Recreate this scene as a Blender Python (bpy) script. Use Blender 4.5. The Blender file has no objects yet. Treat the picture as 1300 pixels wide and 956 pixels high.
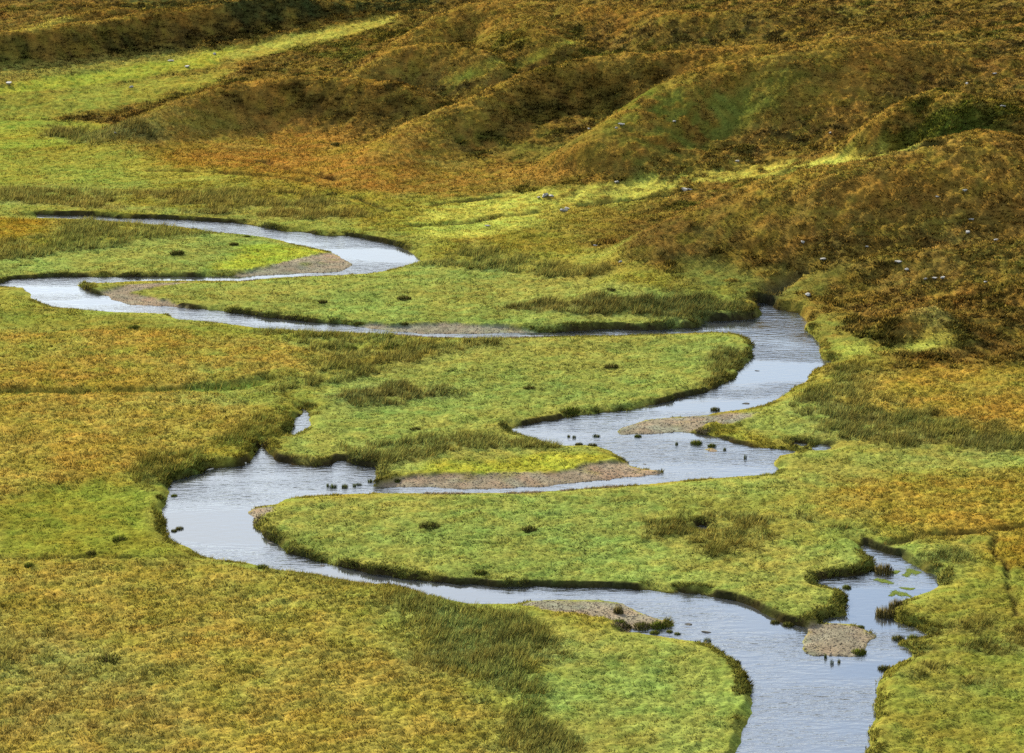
import bpy, math, random
import numpy as np
random.seed(7)
rng = np.random.default_rng(11)
S = bpy.context.scene
COL = S.collection
f32 = np.float32

# ------------------------------------------------------------------ camera model
CAMZ = 100.0
F = 3400.0                                   # focal length in photograph pixels (1300 wide)
TH = math.radians(13.53)
CT, ST = math.cos(TH), math.sin(TH)

def ray(px, py):
    a = (np.asarray(px, float) - 650) / F
    b = -(np.asarray(py, float) - 478) / F
    return a, CT + b * ST, -ST + b * CT       # x, y, z

def at_level(px, py, z):
    x, y, dz = ray(px, py)
    t = (CAMZ - z) / (-dz)
    return np.stack([x * t, y * t], -1)

# ------------------------------------------------------------------ noise
def _hash(ix, iy, seed):
    h = (ix.astype(np.int64) * 374761393 + iy.astype(np.int64) * 668265263 + seed * 974634643) & 0xFFFFFFFF
    h = ((h ^ (h >> 13)) * 1274126177) & 0xFFFFFFFF
    h = ((h ^ (h >> 16)) * 2246822519) & 0xFFFFFFFF
    h = h ^ (h >> 15)
    return (h & 0xFFFFFF).astype(f32) / f32(0xFFFFFF)

def vn(x, y, scale, seed):
    """smooth value noise in -1..1"""
    x = np.asarray(x, float) / scale; y = np.asarray(y, float) / scale
    c, s = math.cos(seed * 1.7 + .4), math.sin(seed * 1.7 + .4)
    x, y = x * c - y * s, x * s + y * c
    ix = np.floor(x); iy = np.floor(y)
    fx = (x - ix).astype(f32); fy = (y - iy).astype(f32)
    fx = fx * fx * fx * (fx * (fx * 6 - 15) + 10); fy = fy * fy * fy * (fy * (fy * 6 - 15) + 10)
    a = _hash(ix, iy, seed); b = _hash(ix + 1, iy, seed)
    c2 = _hash(ix, iy + 1, seed); d = _hash(ix + 1, iy + 1, seed)
    return ((a + (b - a) * fx) * (1 - fy) + (c2 + (d - c2) * fx) * fy) * 2 - 1

def fbm(x, y, scale, seed, n=3):
    r = 0; a = 1.; t = 0
    for i in range(n):
        r = r + a * vn(x, y, scale / 2 ** i, seed + i * 17); t += a; a *= .55
    return r / t

def cell(x, y, scale, seed):
    """distance to the nearest scattered point, 0 at a point, about 1 far from any: rounded tussocks"""
    x = np.asarray(x, float) / scale; y = np.asarray(y, float) / scale
    ix = np.floor(x); iy = np.floor(y)
    best = np.full(x.shape, 9, f32)
    for a in (-1, 0, 1):
        for b in (-1, 0, 1):
            jx = ix + a; jy = iy + b
            px = jx + _hash(jx, jy, seed); py = jy + _hash(jx, jy, seed + 5)
            d = (x - px) ** 2 + (y - py) ** 2
            best = np.minimum(best, d.astype(f32))
    return np.sqrt(best)

def sstep(t):
    t = np.clip(t, 0, 1)
    return t * t * (3 - 2 * t)

# ------------------------------------------------------------------ raster of the valley (world metres)
X0, X1, Y0, Y1, RES = -240.0, 240.0, 200.0, 1000.0, 0.5
NX = int((X1 - X0) / RES) + 1
NY = int((Y1 - Y0) / RES) + 1
gx = np.linspace(X0, X1, NX); gy = np.linspace(Y0, Y1, NY)
GX, GY = np.meshgrid(gx, gy)
GX = GX.astype(f32); GY = GY.astype(f32)

def samp(A, x, y):
    u = np.clip((np.asarray(x, float) - X0) / RES, 0, NX - 1.001); v = np.clip((np.asarray(y, float) - Y0) / RES, 0, NY - 1.001)
    i = u.astype(int); j = v.astype(int)
    fu = (u - i).astype(f32); fv = (v - j).astype(f32)
    if A.ndim == 3:
        fu = fu[..., None]; fv = fv[..., None]
    return (A[j, i] * (1 - fu) + A[j, i + 1] * fu) * (1 - fv) + (A[j + 1, i] * (1 - fu) + A[j + 1, i + 1] * fu) * fv

def march(pts, H, dz=0.0):
    """where sight lines through photograph points meet the surface H + dz"""
    pts = np.asarray(pts, float)
    out = []
    for px, py in pts:
        x, y, d = ray(px, py)
        t = np.arange(230, 1100, .5) / y
        zz = CAMZ + d * t
        hh = samp(H, x * t, y * t) + dz
        k = np.nonzero(zz < hh)[0]
        k = k[0] if len(k) else len(t) - 1
        out.append((x * t[k], y * t[k]))
    return np.array(out)

def box(poly, m):
    i0 = max(0, int((poly[:, 0].min() - m - X0) / RES)); i1 = min(NX, int((poly[:, 0].max() + m - X0) / RES) + 2)
    j0 = max(0, int((poly[:, 1].min() - m - Y0) / RES)); j1 = min(NY, int((poly[:, 1].max() + m - Y0) / RES) + 2)
    return slice(j0, max(j1, j0 + 1)), slice(i0, max(i1, i0 + 1))

def seg_dist2(x, y, a, b):
    d = b - a; L = max(float(d @ d), 1e-9)
    t = np.clip(((x - a[0]) * d[0] + (y - a[1]) * d[1]) / L, 0, 1)
    return (x - a[0] - t * d[0]) ** 2 + (y - a[1] - t * d[1]) ** 2, t

def sdf(poly, m):
    """signed distance, positive inside, on the raster window around the polygon"""
    poly = np.asarray(poly, f32)
    sl = box(poly, m); x = GX[sl]; y = GY[sl]
    best = np.full(x.shape, 1e9, f32); ins = np.zeros(x.shape, bool)
    n = len(poly)
    for k in range(n):
        a, b = poly[k], poly[(k + 1) % n]
        d2, _ = seg_dist2(x, y, a, b)
        np.minimum(best, d2, out=best)
        if a[1] != b[1]:
            c = (a[1] > y) != (b[1] > y)
            ins ^= c & (x < (b[0] - a[0]) * (y - a[1]) / (b[1] - a[1]) + a[0])
    best = np.sqrt(best)
    return sl, np.where(ins, best, -best)

def line_dist(pl, m):
    pl = np.asarray(pl, f32)
    sl = box(pl, m); x = GX[sl]; y = GY[sl]
    best = np.full(x.shape, 1e9, f32); pos = np.zeros(x.shape, f32); side = np.zeros(x.shape, f32)
    n = len(pl) - 1
    for k in range(n):
        a, b = pl[k], pl[k + 1]
        d2, t = seg_dist2(x, y, a, b)
        c = d2 < best
        best = np.where(c, d2, best); pos = np.where(c, (k + t) / n, pos)
        cr = (b[0] - a[0]) * (y - a[1]) - (b[1] - a[1]) * (x - a[0])
        side = np.where(c, np.sign(cr), side)      # + = far side of a line drawn left to right
    return sl, np.sqrt(best), pos, side

def blur(A, k, n=3):
    for _ in range(n):
        for ax in (0, 1):
            P = np.pad(A, [(k + 1, k) if i == ax else (0, 0) for i in (0, 1)], mode='edge').astype(np.float64)
            C = np.cumsum(P, axis=ax)
            if ax == 0: A = (C[2 * k + 1:] - C[:-2 * k - 1]) / (2 * k + 1)
            else: A = (C[:, 2 * k + 1:] - C[:, :-2 * k - 1]) / (2 * k + 1)
    return A.astype(f32)

# ------------------------------------------------------------------ hills
foot_px = [(-420, 168), (0, 172), (160, 168), (300, 178), (420, 198), (560, 232), (690, 258), (780, 318), (880, 368), (965, 385),
           (1042, 432), (1120, 472), (1200, 480), (1300, 472), (1700, 452)]
foot = np.array([at_level(px, py, 1.2) for px, py in foot_px])
HP = np.concatenate([foot, [[900, 1500], [-900, 1500]]])
best = np.full(GX.shape, 1e9, f32)
for k in range(len(foot) - 1):
    d2, _ = seg_dist2(GX, GY, foot[k].astype(f32), foot[k + 1].astype(f32)); np.minimum(best, d2, out=best)
ins = np.zeros(GX.shape, bool)
for k in range(len(HP)):
    a, b = HP[k], HP[(k + 1) % len(HP)]
    if a[1] != b[1]:
        ins ^= ((a[1] > GY) != (b[1] > GY)) & (GX < (b[0] - a[0]) * (GY - a[1]) / (b[1] - a[1]) + a[0])
FD = np.where(ins, np.sqrt(best), -np.sqrt(best)).astype(f32)       # metres beyond the foot of the hills
side = sstep((GX + 60) / 160)
slope = .14 + .06 * side
d = np.maximum(FD, 0)
H = .68 + slope * (np.sqrt(d * d + 16 * 16) - 16)
H = np.minimum(H, 52 + .03 * (H - 52))
H = blur(H, 12)
H = H + .25 * fbm(GX, GY, 35, 3, 3)

# crest polylines drawn left to right: points, height, width towards the valley, width behind
CRESTS = [
    ([(-60, 52), (0, 47), (60, 40), (140, 29), (200, 19), (280, 9), (340, 1), (420, -9), (500, -14)], 3.9, 9, 12),
    ([(40, 36), (90, 24), (150, 14), (210, 8)], 3, 9, 8),
    ([(440, 82), (511, 40), (554, 21), (592, 8), (619, 5), (646, 9), (692, 31), (722, 40)], 6.5, 19, 11),
    ([(430, 92), (456, 82), (496, 69), (535, 63), (585, 60), (608, 63), (631, 71), (652, 79)], 6, 14, 9),
    ([(146, 142), (192, 129), (231, 121), (269, 114), (331, 103), (385, 100), (430, 101), (496, 101), (527, 103), (552, 109)], 6, 14, 10),
    ([(465, 170), (496, 155), (542, 136), (596, 121), (646, 103), (685, 90), (746, 79), (785, 72), (823, 69), (900, 58), (1000, 44), (1100, 25), (1200, 4)], 6.5, 18, 11),
    ([(470, 183), (495, 172), (515, 163), (546, 160), (572, 172)], 3, 8, 6),
    ([(730, 160), (746, 154), (785, 134), (815, 120), (842, 109), (896, 91), (954, 79), (985, 78), (1050, 57), (1108, 41), (1169, 30), (1262, 0)], 8, 24, 12),
    ([(880, 175), (940, 140), (1010, 110), (1080, 95), (1160, 80), (1260, 72), (1340, 60)], 3, 12, 9),
    ([(1085, 152), (1100, 146), (1135, 133), (1165, 123), (1192, 119), (1231, 122), (1254, 116), (1310, 124)], 6, 15, 9),
    ([(800, 278), (846, 258), (915, 240), (992, 226), (1069, 210), (1165, 191), (1242, 168), (1273, 159), (1310, 153), (1420, 130)], 7, 34, 9),
    ([(1040, 275), (1120, 250), (1185, 235), (1242, 227), (1310, 226)], 2.4, 11, 8),
    ([(1110, 408), (1132, 402), (1155, 397), (1176, 391), (1192, 398), (1212, 414)], 2.2, 6, 6),
    ([(1010, 352), (1060, 338), (1120, 330), (1200, 322), (1290, 300)], 1.6, 9, 7),
    ([(560, 18), (640, -4), (760, 12), (860, 20), (960, 8), (1060, -6)], 3.5, 14, 9),
]
BUMP = np.zeros_like(H)
for pl, amp, wf, wb in CRESTS:
    w = march(pl, H, amp * 1.58)
    sl, dd, pos, sd = line_dist(w, 3.2 * max(wf, wb))
    taper = np.sqrt(np.clip(np.sin(np.pi * np.clip(pos, .012, .988)), 0, 1)) if pl[0][0] > 0 else sstep((1.02 - pos) / .3)
    wob = 1 + .15 * vn(GX[sl], GY[sl], 14, 31)
    wid = np.where(sd > 0, wb * .95, wf * .85) * wob
    BUMP[sl] = np.maximum(BUMP[sl], 1.7 * amp * taper * np.exp(-(dd / wid) ** 2)) + .25 * np.minimum(BUMP[sl], amp * taper * np.exp(-(dd / wid) ** 2))
H = H + blur(BUMP, 2, 3)
hillw = sstep(FD / 25)
RUG = np.zeros_like(H)
H = H + hillw * (.8 * fbm(GX, GY, 24, 41, 3) + .22 * vn(GX, GY, 5, 44))

# ------------------------------------------------------------------ river (traced water edges)
WATER_PX = [
    # uppermost reach and far bend
    [(50, 273.3), (83, 273.8), (123, 274.6), (148, 276.5), (185, 277.5), (215, 278.5), (246, 280.5), (268, 282.5), (292, 282.5), (314, 285.5), (338, 290), (363, 294.5),
     (381, 295), (418, 300), (439, 299.5), (467, 304), (495, 311), (516, 318.5), (530, 328), (531, 332), (510, 338), (488, 343.5), (464, 347), (433, 348.6), (380, 350.5),
     (330, 352.8), (318, 355.5), (300, 356.5), (318, 352.5), (380, 348), (433, 346.6), (446, 340), (450, 335), (439, 329), (421, 319), (396, 313.5), (369, 308.5), (354, 304), (338, 301),
     (308, 297), (268, 294), (255, 291), (215, 286), (169, 282.5), (138, 280.3), (123, 278.6), (83, 277), (50, 276)],
    # thin channel to the left bend, left bend, long reach back to the right
    [(345, 350.5), (310, 351.5), (288, 351.5), (261, 351.6), (215, 352), (169, 351.8), (123, 351.8), (77, 352.2), (46, 353.4), (18, 355.5), (6, 358.5), (-6, 361), (-30, 364), (-30, 368), (2, 363), (31, 364.6), (38, 372), (42, 378), (49, 381.5), (68, 389),
     (92, 391.5), (123, 394), (145, 395.5), (185, 396.5), (212, 398), (225, 404.6), (246, 406), (277, 409), (308, 413), (338, 417), (369, 419), (400, 421), (436, 421.8), (479, 422.5), (547, 427.4),
     (596, 428.2), (650, 427.8), (699, 426.8), (727, 426.4), (773, 425.8), (819, 424.2), (865, 422.8), (896, 421.6), (896, 409), (887, 417), (835, 419.5), (779, 418.8), (724, 420.8), (705, 422.4), (650, 423.2), (596, 425), (547, 424.6), (500, 421.6), (472, 418.5), (451, 414.8), (412, 411),
     (400, 410), (338, 403), (277, 395.4), (240, 393), (231, 390.6), (197, 389.4), (160, 386.8), (135, 381), (137, 376.5), (120, 372.5), (101, 366), (95, 361.5), (108, 359.5), (138, 358.6), (169, 356.4), (215, 355.8), (268, 356), (295, 356.2), (340, 353.2)],
    # right bend, tributary mouth, reach down to the left turn
    [(896, 408.6), (927, 407.4), (958, 406.4), (968, 399), (966, 393), (961, 387.5), (963, 385), (975, 388), (985, 393), (1000, 396.5), (1014, 398), (1021, 404), (1023, 409), (1018, 416), (1026, 423), (1032, 428), (1037, 437), (1038, 451),
     (1043, 457), (1052, 459), (1040, 465), (1028, 471), (1023, 483), (1001, 494), (988, 504.6), (966, 514), (946, 518), (918, 522), (900, 525), (897, 526.5), (854, 529), (817, 532.5), (792, 540.5), (780, 548), (786, 553.4), (804, 552.8), (835, 551.6), (866, 548.5), (897, 553),
     (909, 556.5), (928, 562.5), (952, 568.5), (974, 570.6), (995, 571.5), (1006, 574), (986, 578), (980, 584), (981, 592), (986, 595), (980, 601), (943, 603.5), (910, 605.8), (881, 608), (866, 609.5), (835, 612.4), (804, 615), (743, 619), (700, 622.4),
     (681, 623.4), (632, 625), (546, 625.4), (484, 625.2), (468, 622), (466, 617), (509, 619.6), (546, 620.8), (626, 621.6), (700, 619), (749, 611.7), (774, 611.2), (804, 607.4), (835, 602.7), (851, 598.5), (835, 596.6), (817, 594.6), (802, 590.5), (798, 586), (789, 579.5), (774, 570.4),
     (758, 565.2), (743, 564.3), (721, 565), (703, 562.6), (678, 554.6), (660, 550.4), (652, 546), (660, 541.6), (688, 536.6), (724, 530.4), (749, 527.2), (777, 523.4), (804, 521), (835, 514.6), (866, 505.6), (897, 498), (921, 487.4), (940, 474), (951, 462), (958.5, 452), (958.5, 438), (946, 426), (931, 422.4), (900, 420.6), (880, 420)],
    # big left bend and the long reach to the lower right
    [(500, 625.3), (484, 625), (447, 626.3), (401, 628.3), (377, 630.4), (361, 633.4), (349, 640.2), (346, 640.2), (324, 643), (307, 649.5), (318, 660.8), (321, 674.6), (334, 680.6), (354, 691.3), (361, 703.6), (398, 714.2), (423, 718.6), (454, 724.6), (478, 729.6),
     (515, 735.8), (546, 738.8), (577, 741.8), (607, 744.2), (654, 745.8), (703, 746), (758, 748), (792, 748.3), (835, 751.2), (881, 755.2), (912, 760.4), (943, 768), (961, 775.6), (975, 782), (985, 790), (1000, 793.4), (1023, 797), (1018, 814.6), (1023, 827.4), (1035, 833.4), (1048, 832),
     (1072, 835), (1085, 835), (1097, 827.4), (1103, 815), (1112, 807), (1097, 798.6), (1091, 792.6), (1066, 790), (1040, 789.5), (1063, 783.6), (1081, 780.4), (1072, 772.6), (1081, 761.6), (1072, 752.6), (1067, 748.2), (1041, 741.8), (1041, 737.2), (1060, 734), (1103, 728), (1112, 721.6), (1109, 710),
     (1100, 699), (1094, 693.6), (1098, 692.6), (1109, 698), (1128, 704), (1146, 712), (1167, 724.6), (1186, 732.6), (1189, 744), (1177, 750), (1158, 756), (1140, 764), (1128, 776), (1129, 789), (1146, 794), (1166, 800), (1178, 806), (1160, 811), (1140, 813), (1135, 819), (1152, 824), (1154, 833), (1134, 842), (1118, 852),
     (1114, 867), (1108, 890), (1098, 930), (1090, 1010), (915, 1010), (938, 950), (956, 905), (953, 868), (951, 858), (937, 842), (918, 827.4), (903, 819), (887, 813.4), (866, 811), (841, 807.4), (817, 804), (800, 801), (822, 800.5), (841, 799), (858, 795), (857, 791), (829, 782), (811, 774.6), (792, 765), (761, 760.6), (700, 760.6), (668, 762),
     (655, 765.4), (607, 765.4), (592, 764.6), (567, 759.2), (543, 753.2), (515, 744.3), (491, 740.2), (466, 739.3), (429, 733.2), (401, 727.3), (355, 722.4), (338, 719.4), (314, 713.4), (277, 709.3), (257, 705.3), (246, 696), (224, 688.5), (215, 676), (211, 655), (212, 641),
     (217, 632), (218, 617), (222, 611.5), (234, 608.6), (252, 602.6), (264, 595.4), (290, 592.6), (307, 590.4), (320, 584.2), (324.6, 575), (331, 564.6), (333.6, 565), (335, 573), (347, 584.2), (369, 590.4), (392, 593.6), (407, 593.6), (424, 590.4), (429, 584.4), (438, 584.4), (441, 590.4), (469, 594.6), (474, 603), (470, 609), (484, 610.6), (477, 613.6), (466, 617)],
    # pool on the little side stream, and pools in the marsh
    [(387.7, 520.6), (394, 532), (392, 540), (380, 548), (371, 552), (369.5, 550.6), (376, 536), (374, 531), (384.6, 526)],
    [(1010, 562.4), (1022, 564), (1020, 566), (1011, 565)],
    [(1033, 567.5), (1042, 565.6), (1052, 567.6), (1046, 570.6), (1035, 571)],
    [(887, 668), (894, 668.6), (893, 671.4), (888, 671)],
]
GRAVEL = [   # outline, label
    ([(290, 349.5), (330, 343), (370, 334), (400, 325), (423, 319.5), (440, 329), (450, 335), (448, 340), (433, 347), (400, 348), (350, 351.5), (310, 353)], 'brown shingle point bar inside the far upper bend of the river'),
    ([(128, 371), (160, 364), (200, 360.5), (240, 358), (244, 361), (200, 366), (165, 373), (190, 378), (236, 388.6), (228, 391), (197, 389.6), (160, 387), (136, 381.4), (138, 376)], 'thin shingle spit at the tip of the left hand hairpin bend'),
    ([(452, 413), (470, 411), (500, 414), (560, 413), (600, 414), (640, 415.5), (680, 419.5), (688, 423.2), (650, 424.4), (596, 425.6), (547, 425), (500, 421.8), (472, 419)], 'long low gravel strip beside the narrow middle channel'),
    ([(780, 547.7), (792, 540), (817, 532), (854, 528.6), (897, 526), (928, 523), (962, 528), (956, 535), (928, 541.5), (897, 543.5), (866, 548.4), (835, 551.6), (804, 552.8), (786, 553.4)], 'tan gravel bar with a rounded nose below the right hand bend'),
    ([(466, 616), (484, 613.4), (509, 607.2), (534, 605.6), (577, 604.2), (638, 602.6), (703, 601), (728, 597), (752, 590.4), (774, 587.3), (798, 586.6), (802, 590.6), (817, 595), (835, 597), (852, 598.5), (835, 603), (804, 607.7), (774, 611.7), (749, 612), (700, 620), (626, 622), (546, 621.2), (509, 620)], 'longest pale gravel bar stretching along the middle reach'),
    ([(307, 650), (324, 643), (346, 640.6), (350, 645), (340, 653), (322, 661), (316, 659)], 'small dark shingle nose at the big left bend'),
    ([(655, 766), (668, 762), (700, 760.5), (761, 760.5), (792, 765), (811, 774.6), (829, 782), (846, 789), (835, 795), (800, 794), (770, 789), (730, 783), (690, 776)], 'grassy edged gravel bar beside the lower river reach'),
    ([(1023, 797), (1018, 814.6), (1023, 827.4), (1035, 833.4), (1048, 832), (1072, 835), (1085, 835), (1097, 827.4), (1103, 815), (1112, 807), (1097, 798.6), (1091, 792.6), (1066, 790), (1040, 790)], 'round gravel island at the mouth of the weedy pool'),
    ([(888, 569), (905, 567.4), (916, 571), (914, 575.4), (899, 574.8)], 'tiny reddish gravel islet in mid river'),
]
SW = np.full(GX.shape, -16, f32)
for pl in WATER_PX:
    sl, s = sdf(at_level(*np.array(pl, float).T, 0.0), 16)
    SW[sl] = np.maximum(SW[sl], s)
isl, s = sdf(at_level(*np.array(GRAVEL[8][0], float).T, 0.05), 16)
SW[isl] = np.where(s > -2.5, np.minimum(SW[isl], -s), SW[isl])
LW = -SW - .3                                                        # land distance from the water's edge
G1 = blur(LW, 3, 2)
gyy = np.gradient(G1, RES, axis=0); gxx = np.gradient(G1, RES, axis=1)
gn = np.sqrt(gxx ** 2 + gyy ** 2) + 1e-4
FACE = gyy / gn                                                 # +1: bank faces the viewer, -1: near bank falling away
LW = LW + sstep((6 - np.abs(LW)) / 6) * (.45 * vn(GX, GY, 5.0, 53) + .35 * vn(GX, GY, 2.3, 51) + .28 * vn(GX, GY, 1.1, 52)) * np.clip(.75 + .6 * FACE, .15, 1)

GW = np.zeros_like(H); GID = np.full(GX.shape, -1, np.int16)
for k, (pl, lab) in enumerate(GRAVEL):
    sl, s = sdf(at_level(*np.array(pl, float).T, .3), 8)
    s = s + .5 * vn(GX[sl], GY[sl], 2.0, 61) + .3 * vn(GX[sl], GY[sl], .9, 62)
    w = sstep(.5 + s / .9)
    GID[sl] = np.where((s > -.1) & (w > GW[sl]), k, GID[sl]); GW[sl] = np.maximum(GW[sl], w)

# ------------------------------------------------------------------ vegetation zones
MEADOW, MOOR, RUSH, HEATH, BARE = range(5)
cMEADOW = (.20, .224, .05); cLIME = (.28, .30, .03); cYELLOW = (.29, .218, .042); cRUST = (.235, .14, .030)
cBROWN = (.165, .110, .022); cHEATH = (.062, .046, .017); cRUSH = (.21, .238, .064); cTAN = (.25, .205, .05)
cOLIVE = (.225, .20, .03); cDARK = (.062, .075, .010); cPALE = (.36, .345, .06); cGRAV = (.225, .19, .135); cPEAT = (.022, .016, .01)
KIND = lambda k: np.eye(5, dtype=f32)[k]

C = np.empty(GX.shape + (3,), f32); K = np.zeros(GX.shape + (5,), f32)
C[:] = cOLIVE; K[..., MOOR] = .7; K[..., MEADOW] = .3
def paint(w, col, kind):
    w = w[..., None].astype(f32)
    return w
n1 = fbm(GX, GY, 26, 71, 4); n2 = fbm(GX, GY, 9, 75, 3); n3 = vn(GX, GY, 3.2, 78)
def lay(sl, w, col, kinds):
    w = np.clip(w, 0, 1)[..., None].astype(f32)
    C[sl] = C[sl] * (1 - w) + np.array(col, f32) * w
    K[sl] = K[sl] * (1 - w) + sum(KIND(k) * v for k, v in kinds) * w
ALL = (slice(None), slice(None))
# plain: drifts of green and straw
lay(ALL, .6 * sstep(.5 + n1 * 1.4), cMEADOW, [(MEADOW, 1)])
lay(ALL, .4 * sstep(-.1 + n2 * 1.8), cTAN, [(MOOR, .6), (RUSH, .4)])
# hills: rust bracken and grass with heather and green flushes
hw = sstep(.5 + (FD + 6 * n2) / 22)
lay(ALL, hw, cBROWN, [(MOOR, .6), (HEATH, .4)])
lay(ALL, hw * sstep(.45 + n2 * 1.6 + n3 * .5) * .8, cRUST, [(MOOR, 1)])
lay(ALL, hw * sstep(-.25 + n1 * .6 + n2 * .7 + 1.1 * n3 + 1.2 * vn(GX, GY, 1.5, 79)) * .75, cHEATH, [(HEATH, 1)])
lay(ALL, hw * sstep(-.1 - n1 * 1.2 + n2 * .9 + n3 * .9) * .75, (.105, .108, .017), [(MEADOW, .5), (HEATH, .5)])
# crest highlight painted as brighter rust; heather zones below also paint the faces' shade
lay(ALL, hw * sstep(blur(BUMP, 2, 1) / 5 - .5) * .6, (.285, .17, .03), [(MOOR, 1)])

def zone(px, col, kinds, strength=1., soft=3., rag=1., bite=None):
    w = march(px, H)
    sl, s = sdf(w, soft * 2 + 6 * rag)
    x, y = GX[sl], GY[sl]
    s = s + rag * (2.6 * vn(x, y, 9, 81) + 1.4 * vn(x, y, 3.5, 82) + .8 * vn(x, y, 1.4, 83))
    a = sstep(.5 + s / (2 * soft)) * strength
    if bite is not None:
        a = a * sstep(bite + .9 * n2[sl] + .6 * n3[sl] + .4 * vn(x, y, 1.3, 85))
    lay(sl, a, col, kinds)
    return sl, a

M = [(MEADOW, 1)]; Y = [(MOOR, 1)]; U = [(RUSH, 1)]; HE = [(HEATH, 1)]
# hills; dark zones on ridge faces mix heather with shade painted into the colour
zone([(0, 55), (150, 35), (330, 8), (430, 2), (420, 34), (250, 58), (100, 70), (0, 76)], (.05, .035, .010), HE, .75, 5, 1.2, .6)
zone([(160, 142), (230, 124), (330, 110), (420, 106), (550, 112), (520, 130), (460, 150), (300, 157), (180, 152)], (.055, .038, .010), HE, .75, 5, 1.2, .5)
zone([(560, 142), (650, 118), (750, 98), (850, 88), (920, 78), (830, 112), (770, 141), (640, 156)], (.06, .042, .010), HE, .7, 5, 1.2, .45)
zone([(760, 292), (850, 268), (980, 248), (1100, 232), (1310, 212), (1310, 465), (1180, 478), (1100, 458), (1050, 432), (1000, 380), (900, 332), (780, 326)], (.065, .045, .012), HE, .5, 6, 1.4, .4)
RUG[...] = np.clip(blur((K[..., HEATH] * sstep((FD - 3) / 20) * (GX > 15) * (GY < 620)).astype(f32), 6, 2) * 1.6, 0, 1)
zone([(900, 262), (1100, 240), (1300, 222), (1310, 360), (1150, 380), (1020, 330)], cRUST, Y, .6, 8, 1.5, .3)
zone([(1160, 160), (1240, 172), (1310, 160), (1310, 225), (1180, 232), (1080, 238)], cRUST, Y, .7, 6, 1.2, .5)
zone([(740, 196), (770, 152), (850, 118), (950, 95), (1010, 105), (950, 150), (880, 190), (800, 205)], cDARK, [(MEADOW, 1)], .85, 6, 1.2, .75)
zone([(760, 160), (830, 122), (890, 100), (900, 125), (840, 160), (790, 180)], (.15, .165, .02), M, .7, 6, 1.2, .6)
zone([(1030, 188), (1100, 160), (1150, 137), (1250, 130), (1310, 130), (1280, 160), (1180, 180), (1080, 200)], cDARK, HE, .9, 5, 1.2, .8)
zone([(150, -5), (420, -12), (540, -5), (560, 12), (450, 20), (300, 15), (200, 14)], (.045, .055, .016), HE, .85, 5, 1, .8)  # top hills: heather colour darkened in place of a cloud's shade
zone([(640, 92), (735, 62), (830, 45), (860, 62), (720, 82), (690, 92)], cDARK, HE, .6, 4, 1, .6)
zone([(560, 40), (650, 40), (700, 55), (660, 75), (560, 62)], cDARK, HE, .6, 4, 1, .6)
zone([(0, 15), (80, 10), (100, 28), (60, 38), (0, 42)], cRUST, Y, .7, 4, 1)
zone([(780, 290), (870, 268), (930, 300), (900, 335), (800, 330)], (.115, .08, .02), Y, .65, 5, 1.2)
zone([(730, 205), (800, 137), (900, 97), (985, 90), (950, 150), (870, 205), (780, 212)], (.16, .165, .03), M, .6, 7, 1.4, .7)
zone([(880, 335), (985, 338), (1060, 345), (1045, 395), (1010, 390), (960, 384), (890, 366)], (.19, .185, .035), M, .75, 6, 1.2, .75)
zone([(1010, 398), (1060, 400), (1110, 440), (1060, 458), (1036, 440)], (.17, .18, .035), M, .8, 4, 1, .8)
# brown moor at the foot of the hills
zone([(170, 152), (430, 160), (560, 182), (700, 200), (760, 215), (640, 240), (560, 250), (440, 245), (330, 225), (180, 205), (150, 180)], (.24, .15, .03), Y, .85, 5, 1.2)
zone([(0, 190), (150, 185), (330, 222), (440, 240), (300, 232), (120, 215), (0, 215)], (.24, .195, .035), Y, .6, 5, 1.2)
zone([(-20, 190), (120, 186), (260, 210), (330, 226), (200, 232), (-20, 235)], (.22, .23, .035), M, .6, 5, 1.2)
zone([(180, 190), (260, 196), (330, 212), (420, 228), (330, 228), (210, 212)], (.24, .125, .016), Y, .6, 4, 1)
# bright flushes on the lower hill
zone([(-20, 112), (100, 93), (180, 78), (260, 64), (300, 62), (280, 84), (200, 96), (100, 110), (-20, 124)], (.28, .31, .03), M, .95, 3, .6)
zone([(280, 70), (346, 50), (461, 27), (503, 20), (484, 36), (380, 58), (300, 78)], cPALE, M, .8, 3, .6)
zone([(20, 40), (60, 22), (90, 22), (70, 38), (40, 42)], cPALE, Y, .6, 3, .7)
zone([(-20, 84), (100, 78), (240, 62), (260, 66), (180, 80), (60, 96), (-20, 106)], (.26, .19, .05), Y, .7, 3, .8)
zone([(-20, 128), (100, 112), (200, 100), (280, 90), (260, 108), (150, 138), (-20, 150)], (.24, .235, .035), M, .85, 4, 1)
zone([(-20, 66), (60, 82), (200, 66), (300, 58), (330, 66), (290, 92), (230, 112), (190, 128), (150, 146), (-20, 152)], (.235, .225, .04), M, .5, 5, 1)
zone([(565, 105), (615, 88), (669, 75), (708, 52), (738, 44), (731, 58), (696, 72), (662, 86), (612, 101)], (.235, .235, .035), M, .9, 3, .7)
zone([(620, 190), (700, 178), (790, 160), (840, 165), (780, 195), (700, 205)], (.14, .13, .025), M, .6, 5, 1)
zone([(-20, 152), (60, 150), (120, 158), (140, 180), (60, 188), (-20, 192)], (.23, .25, .035), M, .85, 4, 1)
zone([(60, 155), (190, 160), (215, 182), (130, 184), (60, 170)], (.13, .135, .045), U, .8, 4, 1)
zone([(535, 262), (640, 248), (740, 236), (850, 224), (920, 214), (990, 207), (1060, 194), (1130, 184), (1160, 186), (1060, 206), (960, 226), (850, 242), (760, 264), (700, 288), (620, 302), (540, 302), (510, 280)], cPALE, M, .9, 3, .8, .95)
zone([(700, 268), (780, 262), (850, 246), (800, 280), (740, 310), (680, 318), (640, 305)], (.20, .165, .03), Y, .7, 5, 1)
zone([(880, 330), (980, 335), (1060, 350), (1010, 385), (960, 380), (880, 362)], (.125, .125, .028), M, .8, 5, 1.2, .7)
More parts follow.
